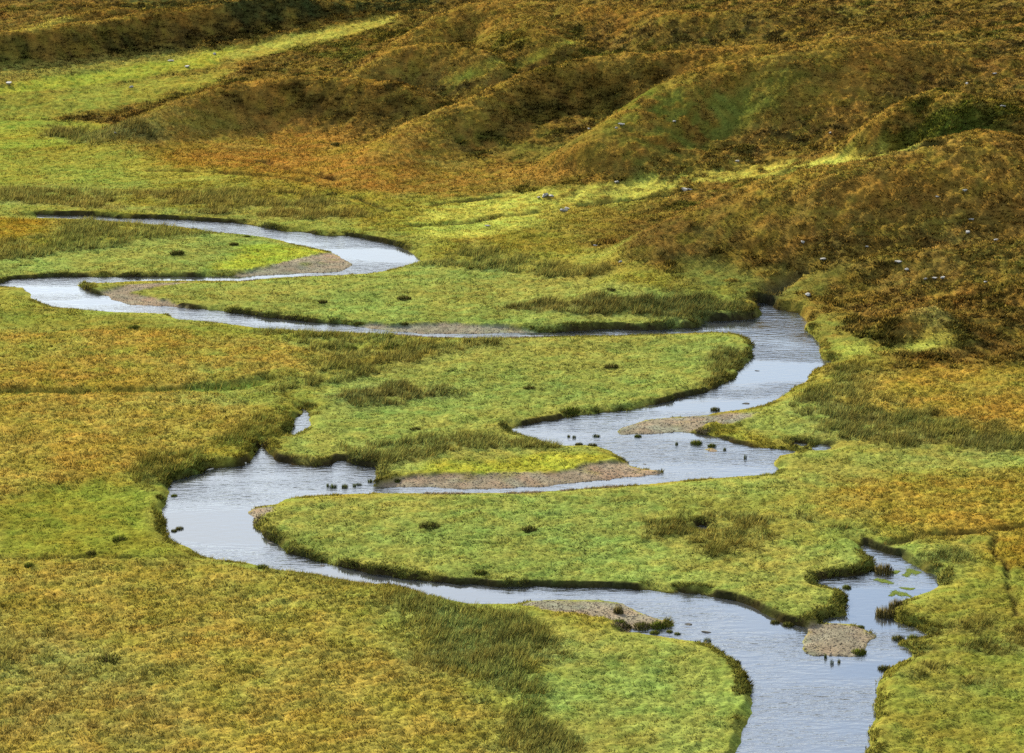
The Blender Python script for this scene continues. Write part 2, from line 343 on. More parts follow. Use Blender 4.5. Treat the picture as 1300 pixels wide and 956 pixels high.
zone([(1050, 440), (1120, 436), (1210, 428), (1200, 442), (1130, 452), (1060, 460)], cPALE, M, .75, 3, .8)
zone([(1160, 405), (1185, 394), (1205, 410), (1190, 416)], (.26, .22, .06), Y, .8, 2, .5)
# yellow moor
zone([(-20, 428), (150, 418), (300, 428), (425, 448), (405, 480), (280, 490), (100, 496), (-20, 496)], cYELLOW, Y, .92, 4, 1, .95)
zone([(-20, 505), (120, 500), (280, 503), (345, 515), (332, 542), (270, 575), (190, 592), (100, 622), (-20, 645)], (.288, .222, .042), Y, .95, 3, .8)
zone([(-20, 712), (150, 710), (300, 716), (400, 735), (455, 770), (495, 812), (565, 852), (640, 905), (690, 1000), (-20, 1000)], (.27, .215, .042), Y, .95, 3, .8)
zone([(1100, 480), (1200, 468), (1330, 468), (1330, 560), (1230, 548), (1140, 522), (1050, 500)], (.28, .20, .034), Y, .9, 4, 1)
zone([(1185, 520), (1240, 505), (1330, 500), (1330, 545), (1240, 540)], (.28, .175, .03), Y, .6, 5, 1)
zone([(1060, 628), (1150, 606), (1330, 600), (1330, 682), (1200, 690), (1100, 668), (1040, 652)], (.27, .2, .032), Y, .9, 4, 1)
zone([(-20, 278), (50, 280), (72, 295), (40, 305), (-20, 310)], (.26, .17, .02), Y, .85, 3, .8)
zone([(1245, 690), (1330, 678), (1330, 730), (1265, 730)], (.25, .165, .02), Y, .8, 3, .8)
zone([(190, 510), (290, 504), (340, 516), (300, 525), (220, 520)], (.25, .235, .055), Y, .6, 3, .8)
# meadows
zone([(-20, 332), (100, 316), (150, 306), (255, 297), (310, 298), (370, 308), (425, 318), (430, 326), (330, 345), (250, 352), (100, 351), (-20, 357)], cMEADOW, M, .95, 3, .7)
zone([(300, 310), (360, 308), (420, 318), (390, 330), (320, 342), (280, 340)], cLIME, M, .8, 3, .8)
zone([(105, 365), (240, 357), (330, 355), (440, 350), (530, 338), (620, 345), (720, 350), (800, 365), (880, 372), (940, 385), (958, 402), (880, 410), (830, 416), (720, 419), (600, 414), (480, 412), (380, 407), (250, 393), (150, 378)], cMEADOW, M, .95, 3, .8)
zone([(390, 500), (440, 475), (520, 455), (600, 430), (700, 424), (900, 421), (945, 428), (957, 450), (930, 485), (870, 504), (770, 523), (660, 541), (650, 550), (690, 560), (740, 566), (792, 583), (720, 600), (600, 603), (510, 605), (400, 585), (340, 575), (380, 545), (400, 530)], cMEADOW, M, .95, 3, .8)
zone([(325, 655), (370, 632), (480, 626), (700, 622), (830, 613), (900, 608), (870, 650), (860, 670), (940, 680), (1040, 690), (1105, 700), (1110, 725), (1040, 740), (1078, 770), (1060, 787), (1000, 792), (930, 764), (850, 752), (700, 746), (560, 740), (430, 720), (355, 700), (320, 675)], cMEADOW, M, .97, 3, .6)
zone([(-20, 652), (120, 605), (200, 618), (215, 680), (255, 706), (100, 710), (-20, 706)], (.16, .185, .026), M, .9, 3, .8)
zone([(690, 800), (760, 793), (860, 810), (920, 830), (952, 862), (950, 1000), (720, 1000), (680, 850)], cMEADOW, M, .92, 3, .8)
zone([(540, 766), (610, 764), (690, 775), (760, 792), (690, 800), (620, 780)], cMEADOW, M, .6, 2, .8)
zone([(870, 610), (990, 575), (1100, 574), (1260, 568), (1330, 574), (1330, 592), (1150, 598), (1060, 615), (950, 640), (870, 625)], cMEADOW, M, .92, 3, .8)
zone([(1130, 775), (1190, 750), (1260, 720), (1330, 730), (1330, 1000), (1105, 1000), (1120, 856), (1160, 820), (1135, 795)], (.17, .175, .03), M, .9, 3, .8)
zone([(955, 520), (1000, 500), (1080, 530), (1110, 555), (1000, 556), (945, 545)], cMEADOW, M, .85, 3, .8)
zone([(-20, 262), (100, 266), (250, 274), (340, 284), (300, 270), (100, 258), (-20, 254)], cMEADOW, M, .8, 2, .6)
zone([(-20, 395), (120, 402), (300, 415), (360, 425), (200, 420), (40, 418), (-20, 415)], (.165, .165, .03), M, .6, 3, .8)
# tan thin grass on the backs of the gravel bars
zone([(700, 598), (752, 588), (790, 580), (700, 575), (560, 590), (520, 603), (600, 603)], cLIME, M, .75, 2, .7)
# rushes
zone([(480, 750), (560, 752), (620, 772), (700, 795), (690, 830), (682, 866), (720, 1000), (640, 905), (565, 855), (500, 802), (450, 760)], cRUSH, U, .95, 6, 1.5)
zone([(1035, 462), (1120, 462), (1110, 500), (1200, 530), (1290, 542), (1330, 570), (1150, 575), (1080, 560), (1060, 530), (1000, 500), (1015, 482)], cRUSH, U, .85, 6, 1.5, .8)
zone([(330, 420), (450, 425), (560, 442), (640, 428), (600, 446), (480, 482), (400, 502), (330, 512), (290, 500), (400, 475), (400, 450)], cRUSH, U, .8, 5, 1.4, .75)
zone([(400, 500), (480, 484), (620, 490), (560, 505), (440, 520)], (.14, .13, .045), U, .7, 3, 1, .7)
zone([(530, 330), (600, 312), (650, 318), (725, 335), (780, 350), (640, 344), (560, 340)], cRUSH, U, .8, 4, 1.2, .8)
zone([(640, 390), (700, 378), (800, 374), (850, 365), (945, 385), (950, 402), (880, 408), (800, 398), (700, 398)], (.125, .125, .04), U, .8, 3, .9, .75)
zone([(690, 412), (800, 412), (890, 402), (965, 398), (955, 407), (890, 412), (800, 419)], cRUSH, U, .85, 1.5, .5, .9)
zone([(130, 280), (260, 294), (200, 305), (150, 315), (-20, 334), (-20, 310), (60, 300), (90, 285)], cRUSH, U, .8, 5, 1.2, .8)
zone([(-20, 240), (400, 245), (485, 272), (430, 284), (350, 278), (-20, 258)], (.215, .195, .055), U, .7, 4, 1, .8)
zone([(165, 592), (260, 560), (320, 528), (355, 528), (328, 575), (300, 590), (230, 607), (140, 625)], (.13, .17, .035), U, .85, 5, 1.2, .85)
zone([(180, 600), (215, 612), (212, 650), (225, 690), (190, 690), (175, 640)], (.14, .15, .035), U, .7, 2, .7, .8)
zone([(435, 568), (560, 553), (700, 560), (705, 567), (560, 572), (480, 597), (440, 591)], cRUSH, U, .85, 2, .6, .9)
zone([(335, 575), (400, 582), (480, 580), (478, 604), (440, 592), (400, 594), (345, 584)], (.13, .115, .035), U, .8, 1.5, .5)
zone([(865, 628), (950, 640), (1050, 645), (1145, 682), (1135, 702), (1060, 690), (920, 667), (855, 672)], cRUSH, U, .75, 6, 1.5, .7)
zone([(800, 655), (880, 640), (960, 690), (1010, 730), (900, 720), (800, 690)], (.14, .15, .035), U, .55, 4, 1, .6)
zone([(1125, 693), (1220, 700), (1245, 715), (1190, 734), (1160, 715)], cRUSH, U, .85, 2, .6, .95)
zone([(250, 699), (340, 718), (470, 734), (560, 750), (540, 760), (400, 740), (280, 722)], (.125, .135, .036), U, .8, 2, .7, .9)
zone([(-20, 778), (60, 790), (120, 828), (215, 866), (260, 1000), (-20, 1000)], (.245, .205, .05), [(MOOR, .5), (RUSH, .5)], .75, 3, 1, .85)
zone([(915, 440), (958, 442), (932, 488), (866, 504), (900, 480)], (.15, .15, .042), U, .75, 2, .7, .9)
zone([(1150, 800), (1260, 770), (1330, 790), (1330, 870), (1150, 870)], (.16, .15, .04), U, .55, 4, 1, .6)
zone([(1020, 500), (1150, 545), (1280, 560), (1200, 572), (1090, 560)], (.15, .14, .05), U, .5, 4, 1, .6)
zone([(300, 712), (470, 742), (560, 800), (520, 820), (430, 762)], (.19, .165, .03), Y, .5, 3, 1)

zone([(220, 168), (430, 160), (560, 182), (690, 203), (715, 222), (620, 240), (540, 250), (450, 247), (400, 238), (280, 216), (210, 192)], (.265, .15, .028), Y, .75, 5, 1.2)
zone([(420, 190), (520, 200), (600, 205), (560, 212), (470, 208)], (.22, .19, .035), Y, .5, 5, 1)
# ditches and sheep tracks: cut into the ground, wet and peaty
DITCH = [
    ([(-20, 498), (100, 498.5), (200, 496), (300, 491), (350, 478)], 1.6, .8, (.08, .11, .02)),
    ([(330, 206), (346, 210), (385, 221), (435, 231)], 1.1, 1.3, cPEAT),
    ([(180, 216), (260, 219), (319, 223), (365, 227), (402, 234)], 1.0, 1.0, (.05, .04, .012)),
    ([(515, 288), (592, 283), (631, 275), (690, 269)], 1.2, .9, (.05, .06, .015)),
    ([(545, 262), (580, 257), (640, 250)], .9, .6, cPEAT),
    ([(1120, 694), (1146, 687), (1177, 681), (1240, 678), (1285, 673), (1330, 668)], .7, .8, cPEAT),
    ([(1266, 682), (1259, 701), (1278, 719), (1281, 747), (1288, 762), (1291, 784)], .3, .5, (.035, .03, .012)),
    ([(992, 216), (1069, 203), (1127, 193), (1204, 182)], 1.6, 1.4, (.03, .035, .012)),
    ([(730, 263), (773, 256), (847, 249), (900, 240)], 1.2, 1.2, (.03, .032, .012)),
    ([(963, 384), (985, 362), (1008, 350), (1030, 342)], 2.2, 2.0, (.06, .055, .03)),
    ([(-20, 711), (120, 709), (250, 707)], .7, .5, (.11, .10, .02)),
    ([(1146, 520), (1160, 500), (1190, 530), (1196, 545)], .25, .25, (.07, .08, .02)),
    ([(450, 250), (478, 262), (500, 270)], 1.0, .9, (.05, .05, .015)),
    ([(1142, 796), (1160, 790), (1180, 793), (1198, 801)], 1.0, 1.0, cPEAT),  # hollow under the bank: cut in, its shade painted as dark peat
    ([(100, 183), (130, 174), (148, 165)], .5, .5, (.2, .19, .09)),
]
CARVE = np.zeros_like(H)
for pl, wd, dp, col in DITCH:
    w = march(pl, H)
    sl, dd, pos, sd = line_dist(w, wd * 4 + 2)
    dd = dd + .5 * wd * vn(GX[sl], GY[sl], 3, 91)
    g = np.exp(-(np.maximum(dd, 0) / wd) ** 2) * sstep(pos / .04) * sstep((1 - pos) / .04)
    CARVE[sl] = np.maximum(CARVE[sl], dp * g)
    lay(sl, g * .9, col, [(RUSH, .4), (BARE, .6)])
H = H - CARVE * sstep((LW - .5) / 3)
# the yellow moors stand a little higher than the meadows
plainw = 1 - sstep(FD / 15 + .2)
TERR = blur(K[..., MOOR] * plainw, 3, 2)
H = H + .42 * TERR
msl, ms = sdf(march([(860, 556), (905, 540), (960, 535), (1010, 545), (1060, 560), (1060, 575), (1000, 572), (950, 570), (900, 560)], H), 8)
H[msl] = H[msl] + (np.minimum(H[msl], .42) - H[msl]) * sstep(.5 + ms / 5)
# peat face under the overhanging turf where a bank faces us; gravel
bankface = sstep((.45 + .5 * (1 - sstep(.2 + vn(GX, GY, 5.5, 141) + .5 * vn(GX, GY, 2, 142))) - LW) / .4) * sstep((FACE - .15) / .4) * (1 - GW)
lay(ALL, bankface * .93, cPEAT, [(BARE, .9), (MEADOW, .1)])
edge = sstep((3.2 - LW) / 2.2) * (1 - bankface) * (1 - GW) * sstep(.45 + n3)
lay(ALL, edge * .4, (.17, .165, .03), [(RUSH, .2), (MEADOW, .8)])
for (bx, by, rx, ry) in [(985, 590, 26, 5), (700, 537, 50, 4), (1165, 788, 30, 7)]:
    pass
bite = sstep(.5 + GW * 1.1 - .55 + .3 * vn(GX, GY, 2.2, 95) * (1 - GW))
lay(ALL, GW, cGRAV, [(BARE, 1)])
lay(ALL, GW * sstep(-.75 + 1.4 * vn(GX, GY, 2.6, 97) + .5 * n3) * .75 * sstep(LW / 2.5), (.19, .2, .05), [(MEADOW, 1)])

# ------------------------------------------------------------------ final height (exact at any point)
HB = H
def height(x, y, micro=True):
    x = np.asarray(x, float); y = np.asarray(y, float)
    h = samp(HB, x, y); lw = samp(LW, x, y); fc = samp(FACE, x, y); g = samp(GW, x, y)
    k = samp(K, x, y)
    if micro:
        t1 = 1 - np.clip(cell(x, y, 1.25, 101), 0, 1); t2 = 1 - np.clip(cell(x, y, .62, 102), 0, 1)
        r = vn(x, y, 2.7, 103)
        m = k[..., MEADOW] * (.32 * t1 + .10 * t2 + .12 * r) + k[..., MOOR] * (.44 * t1 + .12 * t2 + .12 * r) \
            + k[..., RUSH] * (.35 * t1 + .15 * t2) + k[..., HEATH] * (.5 * (1 - np.clip(cell(x, y, 1.9, 104), 0, 1)) + .25 * t1 + .3 * r) \
            + k[..., BARE] * .03 * vn(x, y, .5, 105)
        fl = samp(FD, x, y)
        hk = sstep((fl - 5) / 30)
        m = m + hk * ((.10 + .6 * samp(RUG, x, y)) * (1 - np.clip(cell(x, y, 5.0, 106), 0, 1)) + (.5 - .42 * k[..., MEADOW]) * (1 - np.clip(cell(x, y, 2.4, 107), 0, 1)) + .30 * (1 - np.clip(cell(x, y, 1.3, 109), 0, 1)) - .45)
        h = h + m * sstep((lw - .2) / 1.5) - .25 * sstep((lw - .2) / 1.5) * (1 - k[..., BARE])
    hb = np.maximum(h, .35)
    long = 1.6 * (hb + .15) * np.hypot(x, y) / 100
    slump = .5 + 2.6 * sstep(.1 + 1.1 * vn(x, y, 5.5, 141) + .5 * vn(x, y, 2, 142))
    run = np.where(fc > 0, .9 + (slump - .9) * np.clip(fc * 1.5, 0, 1), .9 + (long - .9) * np.clip(-fc * 1.3, 0, 1))
    land = hb * sstep(.12 + .88 * lw / run) * np.clip(lw / .15, 0, 1)
    grav = .05 + .33 * np.clip(lw / 5, 0, 1) + .02 * vn(x, y, .6, 108)
    grav = np.minimum(grav * np.clip(lw / .3, 0, 1), np.maximum(hb, .1))
    g2 = g * sstep((8 - lw) / 4)
    hl = land * (1 - g2) + grav * g2
    out = np.where(lw > 0, hl, np.maximum(lw * .5, -.9) - .04)
    # the hill the photograph is taken from
    rr = np.where(y < 0, np.abs(x) * .3, np.sqrt(y * y + .09 * x * x))
    hill = 97.6 - .425 * np.maximum(rr - 2, 0)
    return np.maximum(out, hill)

def colour(x, y):
    c = samp(C, x, y)
    k = samp(K, x, y)
    v = 1 + .16 * vn(x, y, 1.2, 111) + .16 * vn(x, y, .55, 112) + .12 * vn(x, y, 6, 113)
    hue = .10 * vn(x, y, 2.1, 114) + .10 * vn(x, y, 15, 115)
    c = c * v[..., None]
    c = c * np.stack([1 + hue, 1 - .3 * hue, 1 - .6 * hue], -1)
    gd = (sstep(.1 + 1.5 * vn(x, y, 1.5, 118) + .8 * vn(x, y, .7, 119)) * .42 * (k[..., MEADOW] + .3 * k[..., MOOR]))[..., None]
    c = c * (1 - gd) + c * np.array([.52, .66, .55], f32) * gd
    gh = (sstep(-.1 + 1.2 * vn(x, y, 2.4, 122) + 1.0 * vn(x, y, 1.1, 123)) * sstep(samp(FD, x, y) / 20) * .38 * (1 - .9 * np.clip(k[..., MEADOW] * 1.3, 0, 1)))[..., None]
    c = c * (1 - gh) + np.array([.035, .03, .011], f32) * gh
    gm = (sstep(.2 + 1.3 * vn(x, y, 4.5, 116) + .7 * vn(x, y, 1.8, 117)) * .24 * k[..., MOOR])[..., None]
    c = c * (1 - gm) + np.array([.17, .185, .016], f32) * gm
    return np.clip(c, .004, .6)

# ------------------------------------------------------------------ mesh helpers
def mesh_from(name, V, Fc, col=None, mat=None, smooth=True, nrm=None):
    me = bpy.data.meshes.new(name)
    V = np.ascontiguousarray(V, f32); Fc = np.ascontiguousarray(Fc, np.int32)
    n = Fc.shape[1]
    me.vertices.add(len(V)); me.vertices.foreach_set('co', V.ravel())
    me.loops.add(Fc.size); me.loops.foreach_set('vertex_index', Fc.ravel())
    me.polygons.add(len(Fc))
    me.polygons.foreach_set('loop_start', np.arange(0, Fc.size, n, dtype=np.int32))
    me.polygons.foreach_set('use_smooth', np.full(len(Fc), smooth, bool))
    if col is not None:
        a = me.attributes.new('tint', 'FLOAT_COLOR', 'POINT')
        a.data.foreach_set('color', np.concatenate([col, np.ones((len(col), 1))], 1).astype(f32).ravel())
    if nrm is not None:
        a = me.attributes.new('sward', 'FLOAT_VECTOR', 'POINT')
        a.data.foreach_set('vector', np.ascontiguousarray(nrm, f32).ravel())
    me.update(calc_edges=True)
    if mat: me.materials.append(mat)
    return me

def link(name, me, label=None, cat=None, group=None, kind=None, loc=(0, 0, 0), rz=0., sc=1.):
    o = bpy.data.objects.new(name, me); COL.objects.link(o)
    o.location = loc; o.rotation_euler = (0, 0, rz); o.scale = (sc, sc, sc) if np.isscalar(sc) else sc
    if label: o['label'] = label
    if cat: o['category'] = cat
    if group: o['group'] = group
    if kind: o['kind'] = kind
    return o

# ------------------------------------------------------------------ materials
def new_mat(name):
    m = bpy.data.materials.new(name); m.use_nodes = True
    nt = m.node_tree
    return m, nt, nt.nodes['Principled BSDF'], nt.nodes['Material Output']

def nd(nt, t, **kw):
    n = nt.nodes.new(t)
    for k, v in kw.items(): setattr(n, k, v)
    return n

def ground_mat(name, fine, bump, rough=1.0):
    m, nt, p, out = new_mat(name)
    at = nd(nt, 'ShaderNodeAttribute', attribute_name='tint')
    tc = nd(nt, 'ShaderNodeTexCoord')
    n = nd(nt, 'ShaderNodeTexNoise'); n.inputs['Scale'].default_value = fine; n.inputs['Detail'].default_value = 4; n.inputs['Roughness'].default_value = .65
    nt.links.new(tc.outputs['Object'], n.inputs['Vector'])
    mr = nd(nt, 'ShaderNodeMapRange'); mr.inputs[1].default_value = .3; mr.inputs[2].default_value = .7; mr.inputs[3].default_value = .62; mr.inputs[4].default_value = 1.38
    nt.links.new(n.outputs['Fac'], mr.inputs[0])
    mx = nd(nt, 'ShaderNodeVectorMath', operation='SCALE')
    nt.links.new(at.outputs['Color'], mx.inputs[0]); nt.links.new(mr.outputs[0], mx.inputs['Scale'])
    nt.links.new(mx.outputs[0], p.inputs['Base Color'])
    b = nd(nt, 'ShaderNodeBump'); b.inputs['Strength'].default_value = .8; b.inputs['Distance'].default_value = bump
    nt.links.new(n.outputs['Fac'], b.inputs['Height']); nt.links.new(b.outputs[0], p.inputs['Normal'])
    p.inputs['Roughness'].default_value = rough; p.inputs['Specular IOR Level'].default_value = 0
    return m
GROUND = ground_mat('turf', 2.2, .18)
SHINGLE = ground_mat('shingle', 5.0, .10)

def leaf_mat(name, trans=.12):
    m, nt, p, out = new_mat(name)
    at = nd(nt, 'ShaderNodeAttribute', attribute_name='tint')
    df = nd(nt, 'ShaderNodeBsdfDiffuse'); tr = nd(nt, 'ShaderNodeBsdfTranslucent'); mix = nd(nt, 'ShaderNodeMixShader')
    nt.links.new(at.outputs['Color'], df.inputs[0]); nt.links.new(at.outputs['Color'], tr.inputs[0])
    an = nd(nt, 'ShaderNodeAttribute', attribute_name='sward'); vt = nd(nt, 'ShaderNodeVectorTransform', vector_type='NORMAL', convert_from='OBJECT', convert_to='WORLD')
    nt.links.new(an.outputs['Vector'], vt.inputs[0]); nt.links.new(vt.outputs[0], df.inputs['Normal']); nt.links.new(vt.outputs[0], tr.inputs['Normal'])
    mix.inputs[0].default_value = trans
    nt.links.new(df.outputs[0], mix.inputs[1]); nt.links.new(tr.outputs[0], mix.inputs[2]); nt.links.new(mix.outputs[0], out.inputs[0])
    nt.nodes.remove(p)
    return m
LEAF = leaf_mat('grass_blades')

def water_mat():
    m, nt, p, out = new_mat('river_water')
    tc = nd(nt, 'ShaderNodeTexCoord')
    mp = nd(nt, 'ShaderNodeMapping'); mp.inputs['Scale'].default_value = (.55, 1.3, 1)
    nt.links.new(tc.outputs['Object'], mp.inputs[0])
    n1 = nd(nt, 'ShaderNodeTexNoise'); n1.inputs['Scale'].default_value = .9; n1.inputs['Detail'].default_value = 4
    n2 = nd(nt, 'ShaderNodeTexNoise'); n2.inputs['Scale'].default_value = .045; n2.inputs['Detail'].default_value = 3
    nt.links.new(mp.outputs[0], n1.inputs['Vector']); nt.links.new(mp.outputs[0], n2.inputs['Vector'])
    mr = nd(nt, 'ShaderNodeMapRange'); mr.inputs[1].default_value = .44; mr.inputs[2].default_value = .58; mr.inputs[3].default_value = .08; mr.inputs[4].default_value = 1.
    nt.links.new(n2.outputs['Fac'], mr.inputs[0])
    b = nd(nt, 'ShaderNodeBump'); b.inputs['Distance'].default_value = .22
    nt.links.new(mr.outputs[0], b.inputs['Strength']); nt.links.new(n1.outputs['Fac'], b.inputs['Height'])
    p.inputs['Base Color'].default_value = (.045, .05, .055, 1)
    p.inputs['Roughness'].default_value = .06; p.inputs['IOR'].default_value = 1.333
    gl = nd(nt, 'ShaderNodeBsdfGlossy'); gl.inputs['Color'].default_value = (.93, .96, 1, 1); gl.inputs['Roughness'].default_value = .06
    mix = nd(nt, 'ShaderNodeMixShader'); mix.inputs[0].default_value = .33
    nt.links.new(b.outputs[0], p.inputs['Normal']); nt.links.new(b.outputs[0], gl.inputs['Normal'])
    nt.links.new(p.outputs[0], mix.inputs[1]); nt.links.new(gl.outputs[0], mix.inputs[2]); nt.links.new(mix.outputs[0], out.inputs[0])
    return m
WATER = water_mat()

# ------------------------------------------------------------------ the ground sheet: fine where the valley lies, coarse to the horizon
HALF = math.radians(12.3)
NA = 1130
az = np.concatenate([np.linspace(-math.pi, -1.2, 14)[:-1], np.linspace(-1.2, -HALF, 40)[:-1], np.linspace(-HALF, HALF, NA), np.linspace(HALF, 1.2, 40)[1:], np.linspace(1.2, math.pi, 14)[1:]])
rf = [236.0]
while rf[-1] < 940: rf.append(rf[-1] * (1 + (.00118 if rf[-1] < 520 else .00085)))
r = np.concatenate([[.5, 2, 8, 20], np.arange(32, 236, 6.), np.array(rf), np.geomspace(960, 6000, 40)])
A, R = np.meshgrid(az, r)
PX = R * np.sin(A); PY = R * np.cos(A)
PZ = np.empty_like(PX); PC = np.empty(PX.shape + (3,), f32)
for j in range(0, len(r), 100):
    s = slice(j, j + 100)
    PZ[s] = height(PX[s], PY[s]); PC[s] = colour(PX[s], PY[s])
nr, na = PX.shape
idx = np.arange(nr * na).reshape(nr, na)
quad = np.stack([idx[:-1, :-1], idx[:-1, 1:], idx[1:, 1:], idx[1:, :-1]], -1).reshape(-1, 4)[:, ::-1]
cx = ((PX[:-1, :-1] + PX[1:, 1:]) * .5).ravel(); cy = ((PY[:-1, :-1] + PY[1:, 1:]) * .5).ravel()
V = np.stack([PX, PY, PZ], -1).reshape(-1, 3); VC = PC.reshape(-1, 3)
ci = np.clip(((cx - X0) / RES + .5).astype(int), 0, NX - 1); cj = np.clip(((cy - Y0) / RES + .5).astype(int), 0, NY - 1)
gid = GID[cj, ci].astype(int); inr = (cx > X0) & (cx < X1) & (cy > Y0) & (cy < Y1)
gid[~inr | (LW[cj, ci] < -.3)] = -1
hillf = (FD[cj, ci] > 0) & (cy > 230)
def sub(name, sel, mat, **kw):
    q = quad[sel]
    u, inv = np.unique(q, return_inverse=True)
    me = mesh_from(name, V[u], inv.reshape(q.shape), VC[u], mat)
    return link(name, me, **kw)
sub('ground', (gid < 0) & ~hillf, GROUND, kind='structure', label='flat valley floor of green meadow and yellow moor around the river', cat='ground')
sub('hillside', (gid < 0) & hillf, GROUND, kind='structure', label='rolling rust and dark green moorland hills above the valley', cat='hillside')
for k, (pl, lab) in enumerate(GRAVEL):
    if (gid == k).sum() > 4:
        sub('gravel_bar', gid == k, SHINGLE, kind='structure', label=lab, cat='gravel bar')

# water: one level sheet under the whole plain; the river is where the ground dips below it
wv = np.array([(-200, 180, 0), (200, 180, 0), (200, 720, 0), (-200, 720, 0)], float)
link('river', mesh_from('river', wv, np.array([[0, 1, 2, 3]]), None, WATER, False), kind='structure', label='pale silver blue river meandering through the valley', cat='river')

# ------------------------------------------------------------------ grasses, rushes and heather that nobody could count
def ground_normal(x, y, e=.35):
    zx = (height(x + e, y) - height(x - e, y)) / (2 * e); zy = (height(x, y + e) - height(x, y - e)) / (2 * e)
    n = np.stack([-zx, -zy, np.ones_like(zx)], -1)
    return n / np.linalg.norm(n, axis=1)[:, None]

def blades(P, N0, n, h, w, spread, lean, col, jit=.25, straw=.15, fray=.22, wind=.5):
    """n triangular blades at each point of P"""
    N = len(P); T = N * n
    base = np.repeat(P, n, 0)
    hh = np.repeat(h, n) * rng.uniform(.55, 1.15, T); ww = np.repeat(w, n) * rng.uniform(.7, 1.3, T)
    a = rng.uniform(0, 2 * math.pi, T); rad = np.sqrt(rng.uniform(0, 1, T)) * np.repeat(spread, n)
    base = base + np.stack([np.cos(a) * rad, np.sin(a) * rad, -.05 - 0 * a], -1)
    la = a + rng.normal(0, .8, T); ll = hh * np.abs(rng.normal(lean, lean * .5, T))
    wv_ = wind * hh * rng.uniform(.3, 1.2, T)
    tip = base + np.stack([np.cos(la) * ll + wv_, np.sin(la) * ll - .35 * wv_, hh], -1)
    pa = rng.uniform(0, math.pi, T)
    off = np.stack([np.cos(pa) * ww * .5, np.sin(pa) * ww * .5, 0 * pa], -1)
    Vb = np.stack([base - off, base + off, tip], 1).reshape(-1, 3)
    c = np.repeat(col, n, 0) * rng.uniform(1 - jit, 1 + jit, T)[:, None]
    st = rng.uniform(0, 1, T) < straw
    c[st] = c[st] * .5 + np.array([.34, .26, .06]) * .5
    Cb = np.repeat(np.clip(c, .005, .6), 3, 0)
    nn = np.repeat(N0, n, 0) + rng.normal(0, fray, (T, 3)) + np.stack([np.cos(a) * rad, np.sin(a) * rad, 0 * a], -1) * fray * 2
    nn /= np.linalg.norm(nn, axis=1)[:, None]
    return Vb, Cb, np.repeat(nn, 3, 0)

def scatter(N, r0, r1, p):
    """points denser near the viewer's end of the valley"""
    u = rng.uniform(0, 1, N); e = 2 - p
    rr = (r0 ** e + u * (r1 ** e - r0 ** e)) ** (1 / e)
    aa = rng.uniform(-1, 1, N) * math.radians(11.9)
    return rr * np.sin(aa), rr * np.cos(aa)

x, y = scatter(330000, 242, 830, 1.35)
lw = samp(LW, x, y); fc = samp(FACE, x, y); k = samp(K, x, y)
kk = k * rng.uniform(.5, 1.5, k.shape)
kind = kk.argmax(-1)
ok = (lw > .25) & ((samp(FD, x, y) < 12) | (rng.uniform(0, 1, len(x)) < .75))
z = height(x, y); col = colour(x, y); NRM = ground_normal(x, y)
onhill = samp(FD, x, y) > 5
col = col * np.where(onhill, rng.uniform(.5, 1.65, len(x)), rng.uniform(.78, 1.24, len(x)))[:, None]
nearw = np.where(fc < .2, np.clip(lw / 4, .45, 1), np.clip(lw / 1.0, .45, 1))
far = np.sqrt(np.hypot(x, y) / 330); nearw = nearw * np.where(samp(FD, x, y) > 12, .7, 1)
def stuff(name, label, cat, sel, n, h, w, spread, lean, bright=1., jit=.25, straw=.12):
    P = np.stack([x[sel], y[sel], z[sel]], -1)
    hv = h * nearw[sel] * rng.uniform(.6, 1.35, sel.sum()) * far[sel] * (1 + .45 * vn(x[sel], y[sel], 3.5, 151))
    Vb, Cb, Nb = blades(P, NRM[sel], n, hv, w * far[sel], spread * np.ones(sel.sum()) * far[sel], lean, col[sel] * bright, jit, straw)
    link(name, mesh_from(name, Vb, np.arange(len(Vb)).reshape(-1, 3), Cb, LEAF, False, Nb), label=label, cat=cat, kind='stuff')
stuff('meadow_grass', 'short bright green tussocky grass covering the river meadows', 'grass', ok & (kind == MEADOW), 5, .15, .15, .5, 1.0, 1.15, .15, .05)
stuff('moor_grass', 'yellow and rust coloured moor grass on the terraces and hills', 'grass', ok & (kind == MOOR), 6, .26, .13, .45, .9, 1.12, .18, .12)
stuff('rushes', 'tall dull green rushes in drifts across the wet ground', 'rushes', ok & (kind == RUSH), 11, .85, .075, .5, .3, 1.0, .4, .22)
stuff('heather', 'dark brown heather clumps over the hillsides', 'heather', ok & (kind == HEATH), 11, .5, .24, .6, .6, 1.0, .35, .04)
# low hill scrub: separate clumps of dark heather, russet deer grass, moss and straw
xh, yh = scatter(420000, 330, 860, .6)
s = (samp(FD, xh, yh) > 6 + 22 * rng.uniform(0, 1, len(xh))) & (vn(xh, yh, 2.2, 161) + .8 * vn(xh, yh, 7, 162) + .5 * vn(xh, yh, .9, 163) > -.35)
kh = samp(K, xh, yh); s &= (kh[:, MEADOW] < .55 + .3 * rng.uniform(-1, 1, len(xh)))
xh, yh = xh[s], yh[s]; ch = samp(C, xh, yh); n = len(xh)
pick = rng.uniform(0, 1, n) + .35 * vn(xh, yh, 3.5, 164) + .25 * vn(xh, yh, 1.4, 165)
mul = np.where(pick < .30, .58, np.where(pick < .5, 1.0, np.where(pick < .82, 1.4, 1.9)))
ch = ch * mul[:, None] * np.where((pick > .82)[:, None], np.array([1.05, 1.06, 1.2]), np.array([.97, 1.03, 1.15]))
hs = np.where(pick < .30, .36, .28) * rng.uniform(.6, 1.4, n)
P = np.stack([xh, yh, height(xh, yh)], -1)
Vb, Cb, Nb = blades(P, ground_normal(xh, yh, .6), 6, hs, .21 * np.ones(n), .5 * np.ones(n), .6, ch, .15, .03, .3, .25)
